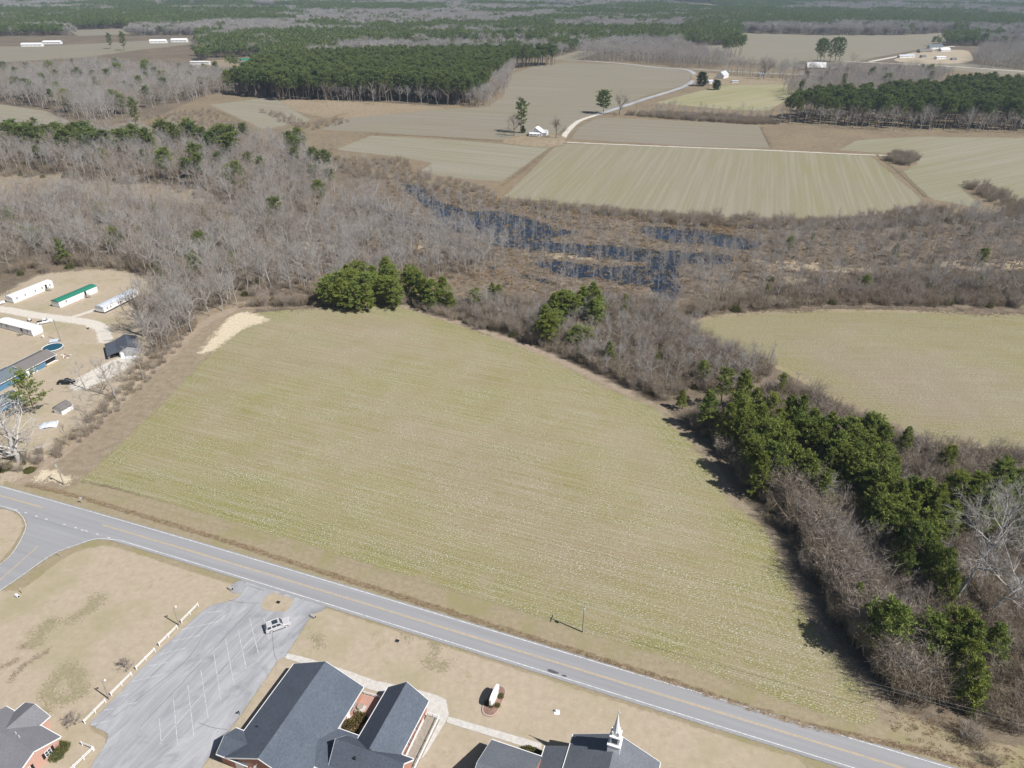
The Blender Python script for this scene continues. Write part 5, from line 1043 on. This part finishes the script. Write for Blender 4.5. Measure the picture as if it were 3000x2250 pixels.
zone('bare', V([(960,665),(1080,655),(1200,660),(1300,655),(1440,665),(1490,710),(1560,765),(1680,800),(1600,850),(1490,845),(1430,865),(1340,825),(1250,780),(1180,752),(1060,710)]), 4.9, 6.5, 11.5, [5,6,7,3,0], 'brownish bare tree in brush between big field and marsh', 'bare trees between field and marsh', 77)
zone('bare', V([(1600,1010),(1700,990),(1850,1020),(1950,1000),(2060,990),(2320,1000),(2420,1600),(2212,1590),(2060,1545),(1910,1470),(1800,1340),(1720,1200),(1650,1100)]), 6.6, 5, 10, [5,7,4,6], 'brown bare tree in tangled brush right of big field', 'bare trees in the right hand brush', 78)
TE = V([(1640,1062),(1680,1080),(1731,1158),(1781,1270),(1826,1336),(1870,1431),(1942,1515)]); TEn = unit(np.stack([-np.gradient(TE, axis=0)[:, 1], np.gradient(TE, axis=0)[:, 0]], 1))
zone('bare', np.concatenate([TE + TEn * 1.0, (TE + TEn * 12.0)[::-1]]), 3.6, 6.5, 10.5, [5,4,7,0], 'bare tree in dense edge row shading right side of big field', 'bare trees shading the field edge', 81)
zone('bare', V([(150,965),(225,895),(295,820),(340,765),(318,742),(268,800),(198,868),(125,945)]), 5.2, 4.5, 9, [5,4,0,7], 'bare tree in hedge beside dirt track at homestead', 'bare trees in the homestead hedge', 82)
zone('bare', V([(1690,800),(1760,850),(1900,925),(2000,960),(2100,972),(2320,1000),(2320,1030),(2050,1000),(1900,950),(1750,880)]), 6.0, 4, 7, [5,7], 'low bare tree along edge of pale field', 'bare trees edging the pale field', 79)
FAR_BARE = [
 (V([(-150,250),(-150,190),(100,168),(200,160),(400,172),(500,178),(520,200),(480,205),(417,219),(330,235),(250,258),(165,262),(110,236),(0,222)]), 8.5, 16, 23),
 (V([(1000,232),(1060,232),(1100,190),(1112,150),(1090,148),(1040,200)]), 6, 13, 19), (V([(700,222),(1000,232),(1000,222),(700,212)]), 14, 14, 20),
 (V([(1250,132),(1350,134),(1475,146),(1560,150),(1590,142),(1480,118),(1260,115)]), 9, 16, 23),
 (V([(1690,215),(1690,195),(1750,178),(1830,165),(1960,160),(2060,170),(2000,200),(1950,225),(1860,235),(1750,228)]), 8, 12, 18),
 (V([(1670,275),(1690,266),(1860,282),(2000,286),(2212,292),(2420,294),(2420,285),(2212,280),(1900,270),(1700,255)]), 9, 12, 19),
 (V([(2110,148),(2100,135),(2120,115),(2212,110),(2420,115),(2420,160),(2212,152)]), 9, 16, 22), (V([(150,270),(240,262),(330,250),(330,268),(200,290),(60,290),(0,292)]), 26, 12, 18),
 (V([(640,340),(700,300),(760,330),(880,372),(1060,412),(1080,432),(1000,445),(860,395),(760,395)]), 15, 5, 8), (V([(1560,156),(1700,164),(1840,172),(1840,178),(1690,171),(1560,161)]), 8, 14, 22),
 (V([(1330,248),(1420,240),(1640,252),(1690,262),(1640,266),(1420,252)]), 9, 6, 12)]
for i, (p, s_, a, b_) in enumerate(FAR_BARE): zone('bare', p, s_, a, b_, [0,1,2,3,4], 'grey bare tree in far wood', 'bare trees in far woods', 90 + i)

for poly_, st_, a_, b_, lab_, grp_, sd_ in ((V([(-120,640),(0,598),(240,577),(340,610),(470,660),(580,640),(610,560),(560,500),(450,462),(-120,470)]), 34, 9, 14, 'pine scattered in bare wood behind mobile homes', 'pines scattered behind mobile homes', 801), (V([(-120,300),(640,320),(730,420),(620,560),(480,440),(240,396),(-120,372)]), 36, 15, 21, 'pine scattered in bare wood beyond brown clearing', 'pines scattered beyond the clearing', 802), (FAR_BARE[0][0], 38, 18, 25, 'pine scattered in far left bare wood', 'pines scattered in far left wood', 803), (FAR_BARE[4][0], 46, 14, 20, 'pine scattered in bare wood behind striped green field', 'pines scattered behind striped field', 804), (V([(1500,600),(1700,520),(2300,490),(2300,640),(1600,650)]), 42, 5, 9, 'small pine scattered in brushy wood behind pale field', 'pines scattered in brushy wood', 805), (V([(960,665),(1300,655),(1440,665),(1680,800),(1490,845),(1250,780),(1060,710)]), 24, 4, 7, 'small pine scattered in brush between field and marsh', 'pines scattered between field and marsh', 806)):
    zone('pine', poly_, st_, a_, b_, [0, 1, 2, 3] if b_ < 16 else [3, 4, 5, 6], lab_, grp_, sd_, CLEAR if sd_ == 802 else EX_HOUSE if sd_ == 801 else ())
# ------------------------------------------------------------------ single trees
def tree(name, pr, base, h, label, cat='tree', group=None, rot=0.0, wid=1.0):
    s = h / pr['h']; e = empty(name, (base[0], base[1], 0), rot, label, cat, group); e.scale = (s * wid, s * wid, s)
    link('trunk', pr['trunk'], e); link('crown', pr['crown'], e); return e
def Gh(b, t):                                                                 # height from base and top pixels
    p = G(*b); z = np.linspace(1, 60, 600); y = proj(np.stack([np.full(600, p[0]), np.full(600, p[1]), z], 1))[1]; return float(z[np.argmin(abs(y - t[1]))])
tree('silver_tree', BIGB, G(2790,1775), Gh((2790,1775), (2850,1440)), 'tall silver grey bare tree with forked trunk right of field', rot=.3)
tree('silver_tree', BIGB2, G(2885,1808), 24, 'silver bare tree leaning right behind tall forked one', rot=-.2)
tree('sprawling_tree', SPRAWL, G(58,1352), 15.5, 'white barked sprawling bare tree at road corner of homestead', rot=1.0, wid=1.25)
tree('yard_pine', PINES[8], G(104,1212), 14, 'wide open yellow green pine beside blue house', rot=.5, wid=1.0)
tree('leaning_tree', LEAN, G(342,1168), 15, 'bare tree leaning left over dry homestead grass', rot=.0); tree('yard_tree', YARD, G(250,1140), 10, 'bare forked yard tree near black pickup', rot=2.0)
tree('yard_tree', OAK, G(425,985), 17, 'thick bare tree spreading over old barn roof', rot=.7); tree('yard_tree', BARES[1], G(447,1010), 13, 'bare tree with ivy green foot right of old barn', rot=3.7)
tree('tall_pine', PINES[7], G(1525,390), Gh((1525,390), (1525,292)), 'tall lone pine with layered branches beside white farmhouse')
tree('round_pine', pine_proto(51, 21, .30, 7.6, 56, 15, 'round', 1.1, .24, 11, 'needle_far'), G(1767,333), Gh((1767,333), (1764,268)), 'lone round pine at bend of gravel drive')
tree('roadside_tree', OAK, G(1815,336), 17, 'rounded bare tree beside drive next to round pine', rot=1.2)
tree('farm_tree', OAK, G(1506,398), 15, 'bare oak left of white farmhouse', rot=.4); tree('farm_tree', OAK, G(1629,404), 14, 'bare oak right of white farmhouse', rot=2.5)
tree('cedar_bush', CEDAR, G(1532,389), 6, 'small dark cedar at foot of tall lone pine', 'shrub')
tree('cedar_tree', CEDAR2, G(2056,252), 15, 'dark olive cedar beside road at white house', wid=1.05); tree('evergreen_tree', CEDAR2, G(2098,263), 10.5, 'round dark green evergreen in front of white house', wid=1.15, rot=1.0)
tree('hedgerow_tree', OAK, G(2237,232), 22, 'dark bare tree beside pale blue shed', rot=.8); tree('hedgerow_tree', BARES[1], G(2292,236), 24, 'tall bare tree at end of striped green field', rot=.3); tree('roadside_tree', BARES[1], G(2116,205), 24, 'reddish bare tree behind blue grey roofed house', rot=1.9)
tree('field_tree', BARES[4], G(2490,222), 26, 'broad bare tree among hedge right of pale house', rot=1.1, wid=1.3)
for i, p in enumerate([(325,143),(365,148)]): tree('field_pine', PINES[7], G(*p), 30 - 4 * (i == 0), ['small dark pine on far bare field', 'ragged dark pine on far bare field'][i])
for i, (p, h_) in enumerate([((378,1962), 2.9), ((224,2124), 3.3)]): tree('myrtle_bush', MYRT, G(*p), h_, ['leafless many stemmed bush between two white fence sections', 'leafless bush at fence end near brick house'][i], 'bush', rot=i * 2.0)
BU = bush_proto(61, 1.25, 1.25, 420, 'olive_bush', .2); BG = bush_proto(62, 1.0, 1.0, 380, 'privet', .16); BH = bush_proto(63, .6, .6, 200, 'privet', .13)
def bush(name, me, loc, s, label, group=None, rot=0.0):
    e = empty(name, (loc[0], loc[1], loc[2] if len(loc) > 2 else 0), rot, label, 'bush', group); e.scale = s if isinstance(s, tuple) else (s, s, s); link('foliage', me, e)
    mb = MB(); [mb.tube([(0, 0, -.15), (math.cos(a) * .3, math.sin(a) * .3, .5)], [.05, .02], 4) for a in (0, 2.1, 4.2)]; mb.build('stem', M['pine_bark'], e)
bush('patio_bush', BU, G(600 + 1255 * K6, 1850 + 850 * K6), 1.55, 'large brown olive bush in corner of brick patio'); bush('patio_bush', BU, G(600 + 1345 * K6, 1850 + 760 * K6), 1.1, 'smaller brown olive bush beside patio slab', rot=2)
KD = 320 / 2212
bush('foundation_bush', BG, G(1280 * KD, 2050 + 1000 * KD), (1.25, 1.25, 1.7), 'tall olive bush at corner of brick house'); bush('foundation_bush', BG, G(1160 * KD, 2050 + 1150 * KD), 1.25, 'rounded green bush below brick house window', rot=1)
for i, (x, y, l_) in enumerate([(640,568,'small green shrub beside road end of church sign'), (612,648,'bright green shrub at near foot of church sign'), (525,630,'dark shrub in shade behind church sign'), (560,650,'low dark shrub at near end of sign planter')]):
    q_ = G(1250 + x * K6, 1850 + y * K6); bush('planter_shrub', BH, (q_[0], q_[1], .2), 1.0 - .12 * (i % 2), l_, rot=i)
bush('hedge', BG, G(1250 + 915 * K6, 1850 + 1038 * K6), (1.9, .8, 1.0), 'clipped olive hedge under church eave beside sidewalk', rot=R(-20))
bush('grass_shrub', BG, G(88,1440 - 60), (1.6, 1.6, 1.0), 'low green evergreen shrub under sprawling bare tree'); bush('grass_shrub', BG, G(15,1375), (2.2, 1.8, 1.2), 'bright green evergreen shrub at road corner left of sprawling tree', rot=1)

# ------------------------------------------------------------------ individuals and the rest
def gn_scatter(name, protos, pts, scl, rot, var, label, cat):
    col = bpy.data.collections.new(name + '_prototypes')
    for i, me in enumerate(protos): col.objects.link(bpy.data.objects.new('%s_%02d' % (name, i), me))
    me = bpy.data.meshes.new(name); pts = np.asarray(pts, np.float32); me.vertices.add(len(pts)); me.vertices.foreach_set('co', pts.ravel())
    a = me.attributes.new('scl', 'FLOAT_VECTOR', 'POINT'); a.data.foreach_set('vector', np.asarray(scl, np.float32).ravel())
    a = me.attributes.new('rz', 'FLOAT', 'POINT'); a.data.foreach_set('value', np.asarray(rot, np.float32)); a = me.attributes.new('var', 'INT', 'POINT'); a.data.foreach_set('value', np.asarray(var, np.int32))
    o = link(name, me); tag(o, label, cat, None, 'stuff')
    ng = bpy.data.node_groups.new(name, 'GeometryNodeTree'); ng.interface.new_socket('Geometry', in_out='INPUT', socket_type='NodeSocketGeometry'); ng.interface.new_socket('Geometry', in_out='OUTPUT', socket_type='NodeSocketGeometry')
    nd = ng.nodes.new; gi = nd('NodeGroupInput'); go = nd('NodeGroupOutput'); ip = nd('GeometryNodeInstanceOnPoints'); ci = nd('GeometryNodeCollectionInfo')
    ci.inputs[0].default_value = col; ci.inputs[1].default_value = True; ci.inputs[2].default_value = True
    def na(t, nm): x = nd('GeometryNodeInputNamedAttribute'); x.data_type = t; x.inputs[0].default_value = nm; return x.outputs[0]
    cx = nd('ShaderNodeCombineXYZ'); L_ = ng.links.new; L_(na('FLOAT', 'rz'), cx.inputs[2]); L_(gi.outputs[0], ip.inputs['Points']); L_(ci.outputs[0], ip.inputs['Instance']); ip.inputs['Pick Instance'].default_value = True
    L_(na('INT', 'var'), ip.inputs['Instance Index']); L_(cx.outputs[0], ip.inputs['Rotation']); L_(na('FLOAT_VECTOR', 'scl'), ip.inputs['Scale']); L_(ip.outputs[0], go.inputs[0])
    o.modifiers.new('scatter', 'NODES').node_group = ng; return o
def joined(pr, nm):                                                             # trunk + crown in one mesh for the scattered trees
    import bmesh
    bm = bmesh.new(); bm.from_mesh(pr['trunk']); nf = len(bm.faces); bm.from_mesh(pr['crown']); bm.faces.ensure_lookup_table()
    for f in bm.faces[nf:]: f.material_index = 1
    me = bpy.data.meshes.new(nm); bm.to_mesh(me); bm.free(); me.materials.append(pr['trunk'].materials[0]); me.materials.append(pr['crown'].materials[0]); return me
def place_trees(kind, protos, name, cat, limit, stuff_label):
    cs = CAND[kind]; P = np.array([(c[0], c[1], c[2]) for c in cs]); u, v, zc = proj(P * [1, 1, .6]); vis = (u > -20) & (u < 3020) & (v > -20) & (v < 2300)
    size = np.where(vis, P[:, 2] / zc, 0); order = np.argsort(-size); sel = set(order[:limit - 0].tolist())
    import re
    SH = {'pine': ['conical', 'round topped', 'pointed', 'broad', 'long trunked', 'bare trunked', 'open crowned', 'layered', 'spreading', 'thin crowned', 'slim conical'], 'bare': ['upright grey', 'many limbed grey', 'high crowned grey', 'narrow grey', 'spreading brown', 'narrow brown', 'slender pale', 'small pale']}[kind]
    HOMES = [('white roofed', (-214, 290)), ('green roofed', (-188, 285)), ('grey roofed', (-166, 279))]
    gh = {}
    for i in order[:limit]: gh.setdefault(cs[i][7], []).append(cs[i][2])
    for i in order[:limit]:
        x, y, h, k, rz, wd, lab, grp = cs[i]
        if grp:
            q = np.quantile(gh[grp], [.33, .67]); core = re.search(r'(pine|bare tree|swamp tree|leafless tree)\b.*', lab).group(0)
            lab = ('short ' if h < q[0] else 'tall ' if h > q[1] else 'middling ') + SH[k] + ' ' + core
            if core.endswith('behind mobile homes'): lab = lab.replace('mobile homes', min(HOMES, key=lambda t: abs(math.atan2(t[1][0], t[1][1]) - math.atan2(x, y)))[0] + ' mobile home')
        tree(name, protos[k], (x, y), h, lab, cat, grp, rz, wd)
    rest = [c for i, c in enumerate(cs) if i not in sel]
    if rest:
        sc_ = np.array([[c[2] / protos[c[3]]['h'] * c[5], c[2] / protos[c[3]]['h'] * c[5], c[2] / protos[c[3]]['h']] for c in rest])
        gn_scatter(name + '_wood', [joined(p, name) for p in protos], [(c[0], c[1], 0) for c in rest], sc_, [c[4] for c in rest], [c[3] for c in rest], stuff_label, cat + ' wood')
    print(kind, len(cs), 'individual', min(limit, len(cs)))
place_trees('pine', PINES, 'pine_tree', 'pine', 285, 'pine wood of straight dark green trees in plantations')
place_trees('bare', BARES, 'bare_tree', 'bare tree', 290, 'grey leafless wood filling swamp and far hedgerows')

def vnoise(x, y, s, seed):
    g = np.random.default_rng(seed).random((64, 64)); u = x / s; v = y / s; i = np.floor(u).astype(int); j = np.floor(v).astype(int); a = u - i; b = v - j; a = a * a * (3 - 2 * a); b = b * b * (3 - 2 * b)
    f = lambda p, q: g[p % 64, q % 64]; return (f(i, j) * (1 - a) + f(i + 1, j) * a) * (1 - b) + (f(i, j + 1) * (1 - a) + f(i + 1, j + 1) * a) * b
# undergrowth
rng = np.random.default_rng(7)
TH = [thicket_proto(1, 4.0, 1.9, 130, 'stem', 1.4, .5, 8), thicket_proto(2, 5.2, 2.2, 150, 'stem', 1.4, .5, 8), thicket_proto(3, 3.0, 2.0, 130, 'stem', 1.3, .7, 8), thicket_proto(4, 4.6, 2.1, 130, 'brown_bark', 1.5, .45, 9), thicket_proto(5, 6.2, 1.9, 110, 'brown_bark', 1.6, .35, 10)]
TH += [bush_proto(6, 2.2, 1.8, 260, 'privet', .28)]
def scat(zs, seed, z=0.0):
    pts = []; sc = []; var = []
    for i, (poly, step, s0, s1, vs) in enumerate(zs):
        X, Y, r_ = jitter_pts(poly, step, seed + i)
        for x, y in zip(X, Y): pts.append((x, y, z)); s = r_.uniform(s0, s1); sc.append((s * r_.uniform(.85, 1.2), s * r_.uniform(.85, 1.2), s)); var.append(r_.choice(vs))
    return pts, sc, np.random.default_rng(seed).uniform(0, 6.28, len(pts)), var
TL = V([(1640,1062),(1680,1080),(1731,1158),(1781,1270),(1826,1336),(1870,1431),(1942,1515)]); TLn = unit(np.stack([-np.gradient(TL, axis=0)[:, 1], np.gradient(TL, axis=0)[:, 0]], 1))
B_ = [0,1,2,3,4]; BE = [0,1,2,3,4,3,1,0,2,4,0,1,2,3,4,5]
pz = scat([
 (np.concatenate([TL + TLn * .5, (TL + TLn * 7.5)[::-1]]), 2.3, 1.35, 1.95, [1,3,4,4,0]),
 (V([(960,665),(1080,655),(1200,655),(1300,650),(1440,660),(1490,705),(1560,760),(1680,795),(1600,850),(1490,848),(1430,868),(1340,828),(1250,783),(1180,755),(1060,712)]), 2.7, .7, 1.2, BE),
 (V([(1560,880),(1620,860),(1700,830),(1760,850),(1900,925),(2000,965),(2100,975),(2320,1000),(2420,1620),(2212,1600),(2060,1552),(1915,1480),(1805,1350),(1725,1210),(1650,1105),(1560,990),(1480,900)]), 2.9, .6, 1.15, BE),
 (V([(680,665),(800,652),(860,655),(960,685),(1050,718),(1060,705),(960,665),(850,640),(700,645),(560,650),(520,665),(600,662)]), 2.4, .5, .9, BE),
 (V([(1480,690),(1530,680),(1800,660),(2212,665),(2420,670),(2420,600),(2000,600),(1800,610),(1600,640),(1500,660)]), 3.6, .8, 1.25, BE),
 (V([(1500,600),(1560,545),(1650,505),(2000,480),(2420,480),(2420,620),(1900,620),(1600,640)]), 9.5, .5, 1.0, BE),
 (V([(430,700),(380,760),(340,800),(300,845),(260,885),(210,930),(160,965),(140,950),(220,880),(290,800),(330,745),(400,690)]), 2.6, .35, .7, B_),
 (V([(60,990),(140,950),(160,965),(110,1000),(60,1020),(0,1020),(0,990)]), 2.8, .35, .65, BE),
 (V([(-120,640),(0,600),(110,575),(240,578),(310,592),(330,560),(200,520),(0,540),(-120,560)]), 4.2, .8, 1.3, BE),
 (V([(1080,432),(1400,462),(1800,478),(1990,450),(2120,465),(2212,450),(2300,470),(2000,490),(1800,500),(1500,492),(1200,458)]), 3.8, .55, 1.0, B_),
 (V([(870,345),(900,372),(1070,412),(1080,432),(1180,455),(1000,445),(860,392),(760,385),(690,330),(760,345)]), 5.0, .5, .9, B_),
 (V([(-120,640),(0,598),(240,577),(310,592),(470,655),(580,640),(610,560),(450,462),(-120,470)]), 9.0, .7, 1.3, [5,5,0,1,3]), (V([(-120,300),(640,320),(730,420),(620,560),(480,440),(240,396),(-120,372)]), 11.0, .8, 1.5, [5,0,1,3]),
 (V([(1905,345),(1935,332),(1985,345),(1960,362)]), 3.2, .8, 1.2, B_), (V([(2080,400),(2130,400),(2212,440),(2300,470),(2212,470),(2130,435)]), 4.0, .6, 1.0, B_),
 (V([(1330,247),(1450,246),(1640,258),(1690,268),(1640,270),(1450,258)]), 3.6, .7, 1.1, BE), (V([(560,240),(620,250),(672,268),(740,255),(760,265),(660,285),(600,262)]), 6.0, .5, .9, B_),
 (V([(450,235),(560,292),(480,290),(330,270),(300,255)]), 7.5, .5, .9, B_), (V([(640,460),(700,470),(800,440),(1000,520),(1000,600),(700,640),(580,640)]), 6.0, .5, .9, B_),
 (V([(2090,1560),(2130,1600),(2150,1650),(2120,1660),(2085,1600)]), 2.0, .4, .7, BE),
], 300)
gn_scatter('thicket', TH, *pz, 'tangled brown leafless thicket along wood and field edges', 'thicket')
RD = [tuft_proto(1, 1.3, .55, 46, 'reed', .06), tuft_proto(2, 1.7, .6, 46, 'reed', .07, .2), tuft_proto(3, 1.0, .6, 46, 'weed', .06, .5), tuft_proto(4, 1.4, .6, 40, 'broom', .06)]
pz = scat([
 (V([(620,600),(700,480),(790,430),(850,400),(1000,440),(1500,500),(1560,540),(1450,650),(1300,655),(1100,640),(900,640),(700,650)]), 2.6, .5, 1.15, [0,1,2,3]),
 (V([(850,385),(1080,430),(1400,465),(1640,500),(1630,520),(1400,490),(1200,470),(1000,440)]), 2.2, .6, 1.3, [0,1,3]),
 (V([(1100,540),(1450,560),(1455,640),(1300,640),(1120,600)]), 2.4, .5, .9, [0,1,2]),
 (V([(1560,560),(1700,520),(2000,490),(2420,490),(2420,640),(1800,640),(1560,650)]), 3.2, .5, 1.1, [0,1,2,3]),
], 400)
keepm = (vnoise(np.array([p[0] for p in pz[0]]), np.array([p[1] for p in pz[0]]), 9, 77) > .38) & np.array(water_sd(np.array([p[0] for p in pz[0]]), np.array([p[1] for p in pz[0]])) < 2.5) | (np.random.default_rng(3).random(len(pz[0])) < .35)
pz = tuple([q for q, k in zip(s_, keepm) if k] for s_ in pz)
gn_scatter('reed_bed', RD, *pz, 'tan reed clumps standing in flooded marsh', 'reeds')
WD = [tuft_proto(11, .45, .4, 30, 'weed', .03, .6), tuft_proto(12, .6, .35, 30, 'weed', .03, .5), tuft_proto(13, .4, .4, 30, 'broom', .03, .7)]
dl = smooth_poly(V(DITCH), False, 4); dn = np.gradient(dl, axis=0); dn = unit(np.stack([-dn[:, 1], dn[:, 0]], 1))
wb = np.concatenate([dl + dn * .55, (dl - dn * .55)[::-1]])
pz = scat([(wb, .6, .45, 1.0, [0,1,2]), (V([(1905,1540),(1960,1530),(2080,1560),(2120,1600),(2300,1650),(2300,1720),(2130,1690),(2000,1620),(1920,1580)]), 1.2, .6, 1.3, [0,1,2]),
           (V([(60,1030),(170,945),(300,820),(420,690),(520,660),(520,655),(410,680),(290,805),(160,930),(50,1010)]), 1.5, .6, 1.2, [0,1,2])], 500)
gn_scatter('roadside_weeds', WD, *pz, 'brown dry weeds along roadside ditch and track edge', 'weeds')

# ------------------------------------------------------------------ distant woods as patches of trees
def patch_proto(seed, kind, n=9, rad=13):
    rng = np.random.default_rng(seed); tb = TB(); lf = TB()
    for i in range(n):
        a = rng.uniform(0, 6.283); r = rad * math.sqrt((i + .5) / n); x, y = math.cos(a) * r, math.sin(a) * r; h = rng.uniform(17, 25)
        if kind == 'pine':
            tb.tube([(x, y, -.3), (x, y, h * .9)], [.22, .06], 3, .4); m = 34; u = unit(rng.standard_normal((m, 3))); c = np.array([x, y, h * .72]) + u * np.array([3.3, 3.3, h * .26]) * rng.uniform(.5, 1, (m, 1)) ** .5
            b = np.repeat(c, 4, 0); d = unit(rng.standard_normal(b.shape) + np.repeat(u, 4, 0) * .5 + [0, 0, .4]); lf.blades(b, d, rng.uniform(1.2, 2.2, len(b)), np.full(len(b), .55), np.repeat(rng.uniform(0, 1, m), 4), rng)
        else:
            h *= .9; tb.tube([(x, y, -.3), (x + rng.normal(0, .6), y + rng.normal(0, .6), h * .75)], [.2, .07], 3, .7); m = 90
            b = np.array([x, y, h * .3]) + np.stack([np.zeros(m), np.zeros(m), rng.uniform(0, h * .45, m)], 1); d = unit(np.stack([rng.standard_normal(m) * .7, rng.standard_normal(m) * .7, rng.uniform(.5, 1.3, m)], 1))
            lf.spikes(b, d, rng.uniform(4, 8, m), np.full(m, .13), rng.uniform(.2, 1, m), rng); tip = b + d * rng.uniform(2.5, 5.5, (m, 1)); lf.spikes(np.repeat(tip, 2, 0), unit(np.repeat(d, 2, 0) + rng.standard_normal((2 * m, 3)) * .5), rng.uniform(2, 4, 2 * m), np.full(2 * m, .09), rng.uniform(.2, 1, 2 * m), rng)
    pr = dict(trunk=tb.mesh('t', M['pine_bark' if kind == 'pine' else 'pale_bark']), crown=lf.mesh('c', M['needle_far' if kind == 'pine' else 'pale_bark'])); return joined(pr, kind + '_patch')
PATCH = [patch_proto(201 + i, 'pine') for i in range(4)] + [patch_proto(211 + i, 'bare') for i in range(4)]
farpoly = V([(-900,135),(-300,135),(0,140),(420,150),(520,150),(760,125),(1190,120),(1260,130),(1580,125),(1600,100),(2120,100),(2500,130),(3100,150),(3600,60),(3000,-8),(1100,-14),(-800,-8),(-1400,60)])
X, Y, r_ = jitter_pts(farpoly, 19, 600)
ex = [smooth_poly(V(p), True, 2) for k, p in FARF] + [PB] + [f[0] for f in FAR_BARE] + [GG([(540,204),(600,178),(640,170),(780,166),(820,190),(710,200),(640,206)]), V([(-400,80),(430,76),(430,152),(-400,165)]), V([(760,101),(900,98),(1150,94),(1205,98),(1180,106),(950,107),(800,108)]), V([(-200,98),(0,100),(420,80),(430,100),(0,140)]), V([(1870,135),(1960,115),(2060,98),(2120,112),(2100,140),(1950,140)]), V([(1500,165),(1500,140),(1820,140),(1820,180)]), V([(1185,130),(1250,108),(1310,112),(1260,134)]), V([(540,10),(640,18),(640,24),(560,26)]), V([(1180,12),(1240,14),(1240,22),(1170,20)])]
m = ~in_any(ex, X, Y); X, Y = X[m], Y[m]
far_t = np.hypot(X, Y) < 9000; X, Y = X[far_t], Y[far_t]
fld = .6 * vnoise(X, Y, 330, 1) + .4 * vnoise(X, Y, 120, 2)
PZ = [V(p) for p in ([(410,120),(420,100),(560,88),(700,82),(1190,88),(1200,96),(1000,100),(800,104),(700,125),(560,150),(480,150)], [(1180,88),(1400,84),(1590,80),(1590,98),(1480,100),(1300,100),(1200,96)], [(0,84),(60,76),(110,80),(120,95),(0,96)], [(0,58),(300,30),(640,48),(640,56),(300,58),(0,68)], [(1560,20),(1700,30),(2212,46),(2212,70),(1960,62),(1700,60),(1600,58),(1560,44)], [(640,16),(960,18),(960,30),(650,32)])]
BZ = [V(p) for p in ([(250,70),(480,64),(700,68),(700,78),(560,84),(400,82),(280,80)], [(700,30),(1100,40),(1100,60),(760,70),(680,50)], [(1200,98),(1480,100),(1560,124),(1300,124),(1250,110)], [(1590,66),(1700,64),(1950,70),(1950,78),(1600,74)], [(2070,60),(2212,30),(2400,40),(2400,100),(2212,95),(2110,85)])]
pin = np.where(in_any(PZ, X, Y), True, np.where(in_any(BZ, X, Y), False, fld > .5)) ^ (r_.random(len(X)) < .07)
var = np.where(pin, r_.integers(0, 4, len(X)), r_.integers(4, 8, len(X))); s_ = r_.uniform(.8, 1.12, len(X))
gn_scatter('distant_forest', PATCH, np.stack([X, Y, np.zeros(len(X))], 1), np.stack([s_ * 1.05, s_ * 1.05, s_], 1), r_.uniform(0, 6.28, len(X)), var, 'distant forest of mixed green pines and grey bare trees', 'forest')
print('far patches', len(X))

# ------------------------------------------------------------------ hazy air
hz = MB().box(-7050, 7050, -650, 9550, -1.5, 126).build('haze', M['white']); hz.data.materials.clear()
n = N('pale_air'); n.t.links.new(n.node('ShaderNodeVolumePrincipled', {'Color': (.62, .80, 1.0), 'Density': .000095, 'Anisotropy': .2}).outputs[0], n.out.inputs['Volume']); hz.data.materials.append(n.m)
tag(hz, 'thin pale blue haze over the whole landscape', 'haze', None, 'stuff')
